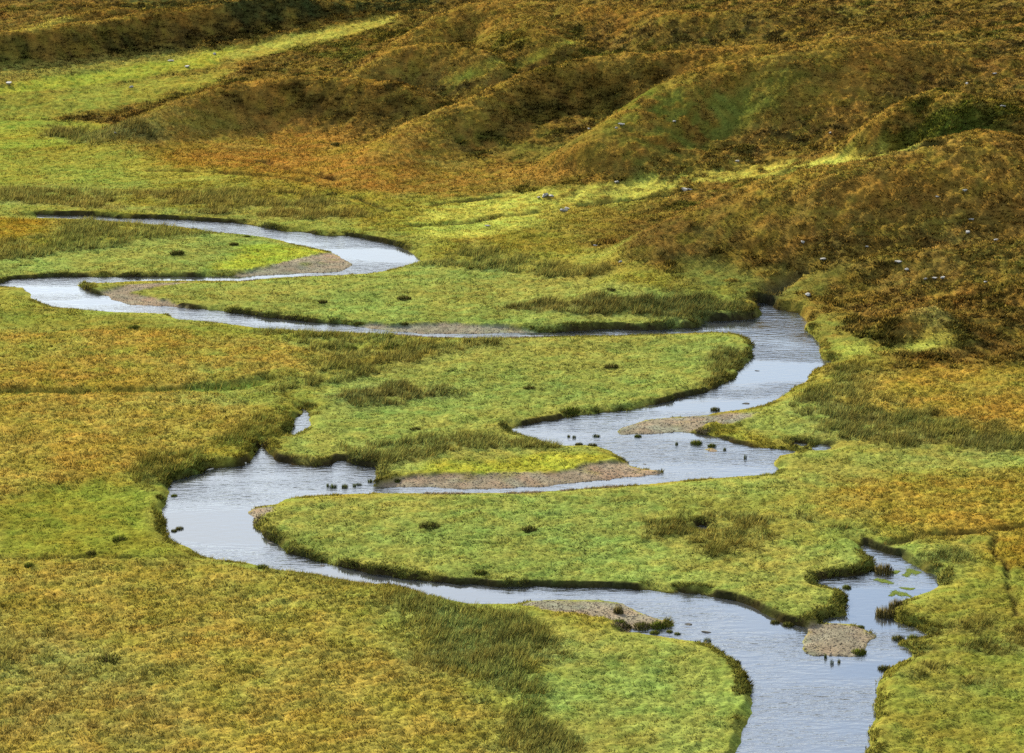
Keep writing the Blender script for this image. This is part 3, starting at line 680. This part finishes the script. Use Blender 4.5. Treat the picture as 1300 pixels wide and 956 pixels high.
link('hill_scrub', mesh_from('hill_scrub', Vb, np.arange(len(Vb)).reshape(-1, 3), Cb, LEAF, False, Nb), label='mixed heather and russet deer grass clumps covering the hillsides', cat='scrub', kind='stuff')
# drooping turf and sedge along every water's edge
xe, ye = scatter(420000, 242, 560, 1.2)
le = samp(LW, xe, ye); ge = samp(GW, xe, ye); fe = samp(FACE, xe, ye)
s = (le > .1) & (le < 1.6) & (ge < .3) & (vn(xe, ye, 5.0, 121) + .5 * vn(xe, ye, 1.6, 124) > np.where(fe > -.2, -.05, .12))
P = np.stack([xe[s], ye[s], height(xe[s], ye[s])], -1)
ce = samp(C, xe[s], ye[s] + 2.5)
ce = ce * .95
Vb, Cb, Nb = blades(P, ground_normal(xe[s], ye[s], .8), 10, .36 * rng.uniform(.5, 1.5, s.sum()) * np.where(fe[s] < -.2, .75, 1), .11 * np.ones(s.sum()), .35 * np.ones(s.sum()), .5, ce, .35, .1)
link('bank_sedge', mesh_from('bank_sedge', Vb, np.arange(len(Vb)).reshape(-1, 3), Cb, LEAF, False, Nb), label='ragged sedge hanging over the river banks', cat='sedge', kind='stuff')

# pebbles and cobbles on the bars
xp, yp = scatter(500000, 242, 560, 1.2)
s = (samp(GW, xp, yp) > .6) & (samp(LW, xp, yp) > .05)
xp, yp = xp[s], yp[s]; n = len(xp)
sz = .05 + .10 * rng.uniform(0, 1, n) ** 3
base = np.stack([xp, yp, height(xp, yp)], -1)
octa = np.array([(1, 0, 0), (0, 1, 0), (-1, 0, 0), (0, -1, 0), (.1, .1, .7), (0, 0, -.5)], float)
ang = rng.uniform(0, 6.28, n); ca, sa = np.cos(ang), np.sin(ang)
ox = octa[None, :, 0] * ca[:, None] - octa[None, :, 1] * sa[:, None]; oy = octa[None, :, 0] * sa[:, None] + octa[None, :, 1] * ca[:, None]
ov = np.stack([ox * 1.3, oy, np.repeat(octa[None, :, 2], n, 0)], -1) * sz[:, None, None] + base[:, None, :]
of = np.array([(0, 1, 4), (1, 2, 4), (2, 3, 4), (3, 0, 4), (1, 0, 5), (2, 1, 5), (3, 2, 5), (0, 3, 5)])
fc_ = (of[None] + (np.arange(n) * 6)[:, None, None]).reshape(-1, 3)
pc = np.array([.228, .192, .14]) * rng.uniform(.45, 1.5, n)[:, None] * np.stack([np.ones(n), rng.uniform(.92, 1.02, n), rng.uniform(.85, 1.08, n)], -1)
link('gravel', mesh_from('gravel', ov.reshape(-1, 3), fc_, np.repeat(pc, 6, 0), GROUND, False), label='loose pebbles strewn over the gravel bars', cat='gravel', kind='stuff')

# ------------------------------------------------------------------ countable things
def rush_mesh(name, n, h, rad, lean, col, w=.07):
    a = rng.uniform(0, 2 * math.pi, n); rr = np.sqrt(rng.uniform(0, 1, n)) * rad
    dome = h * (1 - .45 * (rr / rad) ** 2) * rng.uniform(.7, 1.1, n)
    b = np.stack([np.cos(a) * rr, np.sin(a) * rr, -.15 + 0 * a], -1)
    la = a + rng.normal(0, .5, n); L = dome * (lean * (.25 + rr / rad))
    mid = b + np.stack([np.cos(la) * L * .35, np.sin(la) * L * .35, dome * .6], -1)
    tip = b + np.stack([np.cos(la) * L, np.sin(la) * L, dome], -1)
    pa = rng.uniform(0, math.pi, n); o = np.stack([np.cos(pa), np.sin(pa), 0 * pa], -1) * w * .5
    V4 = np.stack([b - o, b + o, mid + o * .7, tip, mid - o * .7], 1).reshape(-1, 3)
    i = np.arange(n) * 5
    Q = np.concatenate([np.stack([i, i + 1, i + 2, i + 4], -1), np.stack([i + 4, i + 2, i + 3, i + 3], -1)])
    T = np.concatenate([np.stack([i, i + 1, i + 2], -1), np.stack([i, i + 2, i + 4], -1), np.stack([i + 4, i + 2, i + 3], -1)])
    c = np.array(col) * rng.uniform(.6, 1.4, n)[:, None]
    st = rng.uniform(0, 1, n) < .12; c[st] = (.24, .2, .08)
    nn = np.stack([np.cos(a) * rr / rad, np.sin(a) * rr / rad, .7 + 0 * a], -1) + rng.normal(0, .3, (n, 3))
    nn /= np.linalg.norm(nn, axis=1)[:, None]
    return mesh_from(name, V4, T, np.repeat(c, 5, 0), LEAF, False, np.repeat(nn, 5, 0))
TUFT = {
    'dark': [rush_mesh('rush_tuft', 300, .8, .95, .45, (.085, .095, .024)) for _ in range(3)],
    'green': [rush_mesh('rush_tuft', 320, .85, .9, .4, (.12, .155, .026)) for _ in range(3)],
    'tan': [rush_mesh('rush_tuft', 300, .9, .9, .3, (.14, .12, .045)) for _ in range(2)],
    'reed': [rush_mesh('reed_clump', 90, .9, .38, .16, (.07, .10, .024), .05) for _ in range(3)],
}
def ground_point(px, py):
    """where the sight line meets the built ground or the water"""
    xx, yy, dz = ray(px, py)
    t = np.arange(236, 1000, .25) / yy
    zz = CAMZ + dz * t
    hh = np.maximum(height(xx * t, yy * t, False), 0)
    q = np.nonzero(zz < hh)[0]
    q = q[0] if len(q) else len(t) - 1
    return xx * t[q], yy * t[q]

TUFTS = [  # base px, base py, half width px, shape, label
    (513, 380, 9, 'dark', 'dark rush tuft alone in the middle of the far green meadow'),
    (776, 467, 9, 'dark', 'dark round tuft in the meadow inside the right hand bend'),
    (672, 494, 8, 'dark', 'low dark tuft in the centre of the big middle meadow'),
    (725, 523, 12, 'green', 'large olive rush tuft above the dark earth bank'),
    (527, 546, 7, 'dark', 'small dark tuft in the meadow left of the earth bank'),
    (545, 669, 13, 'dark', 'wide dark tuft left of centre in the lower meadow'),
    (672, 674, 10, 'dark', 'dark rush tuft in the centre of the lower meadow'),
    (610, 728, 9, 'green', 'green tuft close above the lower far bank'),
    (225, 323, 9, 'dark', 'dark bushy tuft inside the far upper loop of the river'),
    (297, 311, 6, 'dark', 'small tuft by the shingle track in the upper loop'),
    (313, 301, 5, 'green', 'tiny tuft on the upper reach bank'),
    (37, 247, 8, 'dark', 'dark bush on the tan grass above the uppermost reach'),
    (138, 840, 17, 'dark', 'large dark rush bush at the bottom left of the yellow moor'),
    (333, 722, 9, 'green', 'round green rush clump on the near bank of the big left bend'),
    (410, 385, 6, 'dark', 'dim tuft toward the left of the far green meadow'),
    (775, 368, 6, 'dark', 'dark tuft at the rushy right end of the far meadow'),
    (445, 444, 10, 'green', 'green rush tuft below the long reach of the river'),
    (496, 443, 9, 'green', 'green clump among the rushes below the gravel strip'),
    (455, 411, 5, 'dark', 'black peaty tuft at the left tip of the gravel strip'),
    (514, 412, 5, 'dark', 'black peaty hummock on the upper edge of the gravel strip'),
    (421, 248, 7, 'dark', 'dark tuft on the brown moor by the ditch'),
    (426, 185, 6, 'dark', 'dark heather tuft at the foot of the left mounds'),
    (152, 685, 10, 'green', 'green tuft on the left meadow beside the yellow moor'),
    (115, 703, 7, 'dark', 'dim tuft on the edge between left meadow and moor'),
    (37, 720, 7, 'green', 'green tuft at the far left edge of the lower moor'),
    (682, 825, 7, 'green', 'dark green tuft between rushes and bottom meadow'),
    (1068, 470, 9, 'green', 'rush clump on the hill side bank of the right bend'),
    (170, 418, 8, 'green', 'green tuft below the left hairpin bend'),
]
HILLTOP = {}
GR = 'dark rush tufts scattered over the meadows'
for n_, (px, py, hw_, shp, lab) in enumerate(TUFTS):
    gx_, gy_ = ground_point(px, py)
    rr = math.hypot(gx_, gy_) * hw_ / F
    me = TUFT[shp][n_ % len(TUFT[shp])]
    zz = float(height(np.array([gx_]), np.array([gy_]))[0])
    link('rush_tuft', me, lab, 'rush tuft', GR, None, (gx_, gy_, zz), random.uniform(0, 6), (rr / .95, rr / .95, rr / .95 * random.uniform(.8, 1.1)))

REEDS = [   # plants standing in the river: base px, py, half width px, shape, label
    (221, 630, 4.5, 'green', 'small grassy clump in the water off the left bank'),
    (228, 672, 5, 'dark', 'clump of dark sedge hanging off the left shore'),
    (221, 675, 4, 'dark', 'low sedge clump touching the left shore of the big bend'),
    (416, 618, 2, 'reed', 'single thin reed clump at the left of the standing row'),
    (423, 619, 6, 'reed', 'broad reed clump at the left of the row in the river'),
    (438, 619, 5, 'reed', 'middle reed clump of the row in the river'),
    (450, 618, 3, 'reed', 'narrow reed clump between the two broad ones at the row end'),
    (456, 616, 4.5, 'reed', 'right hand reed clump of the row in the river'),
    (470, 612, 4, 'reed', 'reeds in the shallows by the long bar tip'),
    (478, 613, 4, 'dark', 'dark sedge at the left tip of the long gravel bar'),
    (504, 612, 5, 'green', 'green sedge tuft on the back of the long gravel bar'),
    (722, 555, 2.5, 'reed', 'thin reeds above the middle shallows'),
    (729, 556, 3, 'reed', 'pair of reeds below the earth bank'),
    (757, 554, 6, 'reed', 'dense reed clump in the middle of the rapids'),
    (752, 566, 6, 'dark', 'dark tuft on the rounded bank of the rapids'),
    (735, 565, 5, 'dark', 'small dark tuft beside the rapids bank'),
    (810, 555, 5, 'green', 'green tuft under the nose of the tan gravel bar'),
    (859, 565, 2.5, 'reed', 'tiny reed sprig in the shallow braid'),
    (884, 564, 8, 'green', 'wide green clump in the braid below the tan bar'),
    (904, 567, 6, 'green', 'green clump between the braid and the islet'),
    (920, 572, 2.5, 'reed', 'dark reed sprig on the right of the islet'),
    (946, 582, 2.5, 'reed', 'faint reeds in the wide shallows near the overhanging bank'),
    (1122, 727, 13, 'tan', 'tall tan reed clump standing in the weedy pool'),
    (1111, 724, 7, 'dark', 'dark reed clump at the left of the tall tan one'),
    (1075, 747, 6, 'green', 'green reed tuft by the neck of the weedy pool'),
    (1124, 782, 14, 'tan', 'brown reed clump at the mouth of the weedy pool'),
    (1138, 773, 11, 'tan', 'reed clump joining the weedy pool shore to the mouth'),
    (1140, 812, 8, 'dark', 'dark sedge at the foot of the undercut bank right of the round island'),
    (1160, 812, 9, 'green', 'green sedge under the undercut bank right of the round island'),
    (1122, 850, 8, 'dark', 'dark sedge on the lower right bank below the undercut'),
    (1048, 836, 2.5, 'reed', 'upright dark sprig on the lower edge of the round gravel island'),
    (1056, 843, 3, 'reed', 'reed sprig in the water below the round gravel island'),
    (1065, 841, 2.5, 'reed', 'slim reed sprig right of the one below the island'),
    (785, 792, 10, 'green', 'green sedge clump on the back of the lower gravel bar'),
    (792, 797, 10, 'dark', 'dark sedge clump at the wet back of the lower gravel bar'),
    (815, 796, 11, 'dark', 'dark sedge mat near the tip of the lower gravel bar'),
    (836, 795, 11, 'green', 'green sedge at the tip of the lower gravel bar'),
    (831, 805, 7, 'green', 'round green tussock in the water behind the lower bar'),
    (850, 803, 4.5, 'green', 'left of the two small tussocks off the lower bar'),
    (860, 806, 4.5, 'green', 'right of the two small tussocks off the lower bar'),
    (898, 815, 6, 'reed', 'reed tuft by the near bank off the lower bar'),
    (935, 842, 6, 'dark', 'dark tuft on the edge of the bottom near bank'),
    (984, 791, 6, 'dark', 'dark tuft at the foot of the far lower bank'),
    (1001, 795, 7, 'dark', 'dark clump just left of the round gravel island'),
    (785, 779, 7, 'tan', 'brown grass tuft on top of the lower gravel bar'),
    (1091, 829, 10, 'green', 'green sedge patch on the lower right of the round island'),
    (1093, 797, 5, 'green', 'sedge tuft at the upper right corner of the round island'),
    (908, 521, 6, 'dark', 'dark tuft where the tan bar meets the right bank'),
]
for n_, (px, py, hw_, shp, lab) in enumerate(REEDS):
    gx_, gy_ = ground_point(px, py)
    rr = math.hypot(gx_, gy_) * hw_ / F
    me = TUFT[shp][n_ % len(TUFT[shp])]
    zz = max(0.0, float(height(np.array([gx_]), np.array([gy_]), False)[0]))
    if shp == 'reed': sc = (rr / .46, rr / .46, random.uniform(.55, .95))
    else: sc = (rr / .95, rr / .95, min(1.9 if shp == 'tan' else 1.0, (2.2 if shp == 'tan' else 1) * rr / .95 * random.uniform(.9, 1.3)))
    link('reed_clump' if shp == 'reed' else 'sedge_tuft', me, lab, 'reeds' if shp == 'reed' else 'sedge tuft', 'plants standing in and beside the river', None, (gx_, gy_, zz), random.uniform(0, 6), sc)

# boulders
def rock_mesh(seed, col):
    import bmesh
    bm = bmesh.new(); bmesh.ops.create_icosphere(bm, subdivisions=3, radius=1)
    rs = np.random.default_rng(seed); pl = rs.normal(0, 1, (9, 3)); pl /= np.linalg.norm(pl, axis=1)[:, None]; dd = rs.uniform(.35, .85, 9)
    co = np.array([v.co[:] for v in bm.verts])
    for q, e in zip(pl, dd):                       # facets knocked off a rounded block
        over = np.maximum(co @ q - e, 0); co = co - over[:, None] * q * .92
    co += rs.normal(0, .015, co.shape)
    co[:, 2] *= .62; co[:, 0] *= 1.25
    for v, c in zip(bm.verts, co): v.co = c
    me = bpy.data.meshes.new('boulder'); bm.to_mesh(me); bm.free()
    me.materials.append(col); return me
def rock_mat(name, a, b):
    m, nt, p, out = new_mat(name)
    tc = nd(nt, 'ShaderNodeTexCoord'); n = nd(nt, 'ShaderNodeTexNoise'); n.inputs['Scale'].default_value = 3; n.inputs['Detail'].default_value = 6
    r_ = nd(nt, 'ShaderNodeValToRGB'); r_.color_ramp.elements[0].color = (*a, 1); r_.color_ramp.elements[1].color = (*b, 1)
    r_.color_ramp.elements[0].position = .38; r_.color_ramp.elements[1].position = .62
    nt.links.new(tc.outputs['Object'], n.inputs['Vector']); nt.links.new(n.outputs['Fac'], r_.inputs[0]); nt.links.new(r_.outputs[0], p.inputs['Base Color'])
    p.inputs['Roughness'].default_value = .9
    return m
PALE = rock_mat('pale_rock', (.16, .16, .155), (.42, .415, .40)); DARKR = rock_mat('wet_rock', (.035, .035, .03), (.09, .085, .07))
ROCK = [rock_mesh(s_, PALE) for s_ in (1, 2, 3, 4)]; WET = [rock_mesh(s_, DARKR) for s_ in (5, 6)]
BOULDERS = [
    (788, 160, 3.5, 'largest pale boulder on the green spur above the shelf'), (783, 163, 2, 'small boulder below the largest one on the green spur'), (748, 166, 3, 'grey boulder at the left foot of the green spur'), (856, 156, 2.5, 'pale boulder on the middle of the green spur'),
    (692, 251, 4.5, 'broad pale rock on the lime green shelf'), (700, 250, 3, 'rock touching the broad pale one on the shelf'), (684, 252, 2.4, 'small rock left of the broad one on the shelf'),
    (715, 269, 4.5, 'white boulder at the dark ditch on the shelf'), (720, 266, 3, 'white stone right of the ditch boulder'), (619, 287, 3.2, 'grey stone on the pale grass left of the shelf'),
    (783, 233, 3, 'pale stone by the upper edge of the shelf'), (869, 246, 4, 'white boulder on the right of the shelf'), (875, 243, 2.6, 'white stone beside the right shelf boulder'),
    (273, 69, 3, 'pale boulder by the burn above the lime green flush'), (238, 85, 3, 'white boulder at the lower end of the burn'), (217, 77, 3, 'flat grey stone in the lime green flush'), (146, 170, 2.4, 'white stone in the grey rushes at far left'), (166, 111, 2.4, 'small stone at the left foot of the mounds'),
    (12, 108, 5, 'long pale rock at the left edge of the lime flush'),
    (1273, 138, 2.5, 'white boulder high at the right edge of the hills'), (1263, 95, 2.2, 'topmost white stone on the right hill'), (1227, 110, 2.6, 'grey rock above the dark green knoll'), (1054, 172, 2.2, 'pale stone left of the dark green knoll'), (936, 208, 2.4, 'pale stone on the shelf below the green spur'),
    (1225, 246, 2.4, 'small pale stone high on the heather hill'), (1190, 255, 2.2, 'stone on the heather hill left of the highest pale one'), (1233, 281, 3, 'grey stone in the middle of the heather hill'), (1228, 301, 3.6, 'white boulder in the right middle of the heather hill'), (1265, 307, 3, 'brownish stone right of the white heather boulder'),
    (1025, 377, 4.2, 'bright white boulder just above the burn mouth'), (1186, 358, 2.6, 'left stone of the pair on the heather hill'), (1197, 358, 2.8, 'right stone of the pair on the heather hill'), (1175, 358, 2.2, 'dim stone beside the white pair on the heather hill'), (1152, 346, 3.2, 'grey rock in the scree below the lettered height of the hill'), (1140, 337, 4, 'broad grey slab at the top of the scree'), (1251, 361, 3.2, 'slanting grey slab right of the scree'),
    (755, 313, 3, 'grey stone at the left end of the heather hill'), (787, 333, 2.4, 'dim stone at the heather hill foot'), (1019, 312, 3.2, 'flat grey rock on the lower heather slope'), (1045, 332, 3, 'grey rock on the bank above the burn'), (1100, 318, 2.6, 'small rock on the slope over the scree'),
]
BOULDERS[33] = (1152, 346, 3.2, 'grey rock in the small scree on the heather hill')
for n_, (px, py, hw_, lab) in enumerate(BOULDERS):
    gx_, gy_ = ground_point(px, py)
    rr = math.hypot(gx_, gy_) * hw_ * 1.15 / F
    zz = float(height(np.array([gx_]), np.array([gy_]))[0])
    link('boulder', ROCK[n_ % 4], lab, 'boulder', 'pale boulders on the hillsides', None, (gx_, gy_, zz + rr * .32), random.uniform(0, 6), (rr * random.uniform(.8, 1.25), rr * random.uniform(.7, 1), rr * random.uniform(.65, 1.15)))
STONES = [(873, 793, 5, 'dark wet stone off the tip of the lower gravel bar'), (896, 803, 6, 'flat dark stone in the river beyond the lower bar'), (946, 513, 5, 'dark flat stone off the right bank below the bend'), (343, 690, 5, 'dark stone in the water at the big left bend'), (408, 719, 4, 'dark stone below the lower meadow bank'), (804, 783, 3, 'black stone on top of the lower gravel bar'), (818, 590, 2.2, 'dark stone in the rapids above the long bar'), (961, 471, 3, 'dark stone in the right hand bend')]
for n_, (px, py, hw_, lab) in enumerate(STONES):
    gx_, gy_ = ground_point(px, py)
    rr = math.hypot(gx_, gy_) * hw_ / F
    zz = max(0, float(height(np.array([gx_]), np.array([gy_]), False)[0]))
    link('river_stone', WET[n_ % 2], lab, 'stone', 'dark stones in the river', None, (gx_, gy_, zz), random.uniform(-.4, .4), (rr, rr * .8, rr * .45))

# mats of weed floating on the pool
def weed(px, py, hw_, hd, lab, seed):
    gx_, gy_ = at_level(px, py, 0)
    rs = np.random.default_rng(seed); n = 1500
    rx = hw_ * math.hypot(gx_, gy_) / F; ry = hd * math.hypot(gx_, gy_) / F / .3
    t = rs.uniform(-1, 1, n); mid = .55 * np.sin(2.3 * t + seed) + .25 * np.sin(6 * t + 2 * seed)     # a drifting, ragged raft
    px_ = t * rx + rs.normal(0, .12, n); py_ = (mid + rs.normal(0, .33, n) * (1.1 - t * t)) * ry
    an = rs.uniform(0, 6.283, n); sz = rs.uniform(.04, .11, n)
    tri = np.stack([np.stack([px_ + np.cos(an + t) * sz, py_ + np.sin(an + t) * sz, .012 + .02 * rs.uniform(0, 1, n)], -1) for t in (0, 2.1, 4.2)], 1).reshape(-1, 3)
    c = np.repeat(np.array([.13, .17, .04]) * rs.uniform(.7, 1.4, n)[:, None], 3, 0)
    link('water_weed', mesh_from('water_weed', tri, np.arange(len(tri)).reshape(-1, 3), c, LEAF, False, np.tile([0., 0, 1], (len(tri), 1))), lab, 'water weed', 'weed mats on the pool', None, (gx_, gy_, 0))
weed(1157, 728, 12, 5, 'largest bright green weed mat on the far side of the pool', 1)
weed(1142, 755, 13, 4, 'bright green weed mat on the near shore of the pool', 2)
weed(1122, 738, 10, 3, 'pale thin weed mat in the middle of the pool', 3)
weed(1152, 747, 8, 1.5, 'narrow weed streak between the two bright mats', 4)
weed(1135, 726, 7, 2, 'small weed mat right of the reed clump in the pool', 5)

# bleached log at the left bend
p0 = at_level(262, 597, 0); p1 = at_level(312, 588.5, 0)
dv = p1 - p0; L = float(np.hypot(*dv)); ns, nsg = 8, 14
tt = np.linspace(0, 1, nsg); an = np.linspace(0, 2 * math.pi, ns, endpoint=False)
rad = (.06 + .10 * tt ** 1.5) * (1 + .15 * np.sin(tt * 17))
ax = np.stack([tt * L, .18 * np.sin(tt * 4), .04 + .05 * tt], -1)
lv = (ax[:, None, :] + np.stack([np.zeros((nsg, ns)), rad[:, None] * np.cos(an), rad[:, None] * np.sin(an)], -1)).reshape(-1, 3)
lf = np.array([[i * ns + j, i * ns + (j + 1) % ns, (i + 1) * ns + (j + 1) % ns, (i + 1) * ns + j] for i in range(nsg - 1) for j in range(ns)])
WOOD = rock_mat('bleached_wood', (.4, .38, .33), (.6, .58, .52))
link('driftwood', mesh_from('driftwood', lv, lf, None, WOOD), 'thin bleached driftwood pole lying along the left bank', 'driftwood', None, None, (p0[0], p0[1], 0), math.atan2(dv[1], dv[0]))

# ------------------------------------------------------------------ light
SUN_AZ, SUN_EL = math.radians(-28), math.radians(29)
w = bpy.data.worlds.new('World'); S.world = w; w.use_nodes = True
nt = w.node_tree; bg = nt.nodes['Background']
sk = nd(nt, 'ShaderNodeTexSky', sky_type='NISHITA'); sk.sun_disc = False; sk.sun_elevation = SUN_EL; sk.sun_rotation = SUN_AZ; sk.dust_density = .6; sk.air_density = 1.0
tc = nd(nt, 'ShaderNodeTexCoord')
mp = nd(nt, 'ShaderNodeMapping'); mp.inputs['Scale'].default_value = (1, 1, 3.0); nt.links.new(tc.outputs['Generated'], mp.inputs[0])
cn = nd(nt, 'ShaderNodeTexNoise'); cn.inputs['Scale'].default_value = 4.5; cn.inputs['Detail'].default_value = 6; cn.inputs['Roughness'].default_value = .55
nt.links.new(mp.outputs[0], cn.inputs['Vector'])
cr = nd(nt, 'ShaderNodeMapRange'); cr.inputs[1].default_value = .42; cr.inputs[2].default_value = .64; cr.inputs[3].default_value = .08; cr.inputs[4].default_value = .9
nt.links.new(cn.outputs['Fac'], cr.inputs[0])
mx = nd(nt, 'ShaderNodeMix', data_type='RGBA'); mx.inputs[7].default_value = (6.6, 6.9, 7.1, 1)
nt.links.new(cr.outputs[0], mx.inputs[0]); nt.links.new(sk.outputs[0], mx.inputs[6]); nt.links.new(mx.outputs[2], bg.inputs[0])
bg.inputs[1].default_value = .08
sun = bpy.data.lights.new('sun', 'SUN'); sun.energy = 4.2; sun.angle = math.radians(.6); sun.color = (1, .90, .70)
so = bpy.data.objects.new('sun', sun); COL.objects.link(so)
so.rotation_euler = (math.pi / 2 - SUN_EL, 0, -SUN_AZ + math.pi)
so.location = (0, 300, 200)

cam = bpy.data.cameras.new('camera'); co_ = bpy.data.objects.new('camera', cam); COL.objects.link(co_)
co_.location = (0, 0, CAMZ); co_.rotation_euler = (math.pi / 2 - TH, 0, 0)
cam.sensor_width = 36; cam.lens = F / 1300 * 36; cam.clip_end = 12000; cam.clip_start = .5
S.camera = co_
v = S.view_settings; v.view_transform = 'Standard'; v.look = 'None'; v.gamma = 1; v.exposure = 1.26; v.use_curve_mapping = False
S.cycles.max_bounces = 5; S.cycles.transparent_max_bounces = 4
S.cycles.use_denoising = False
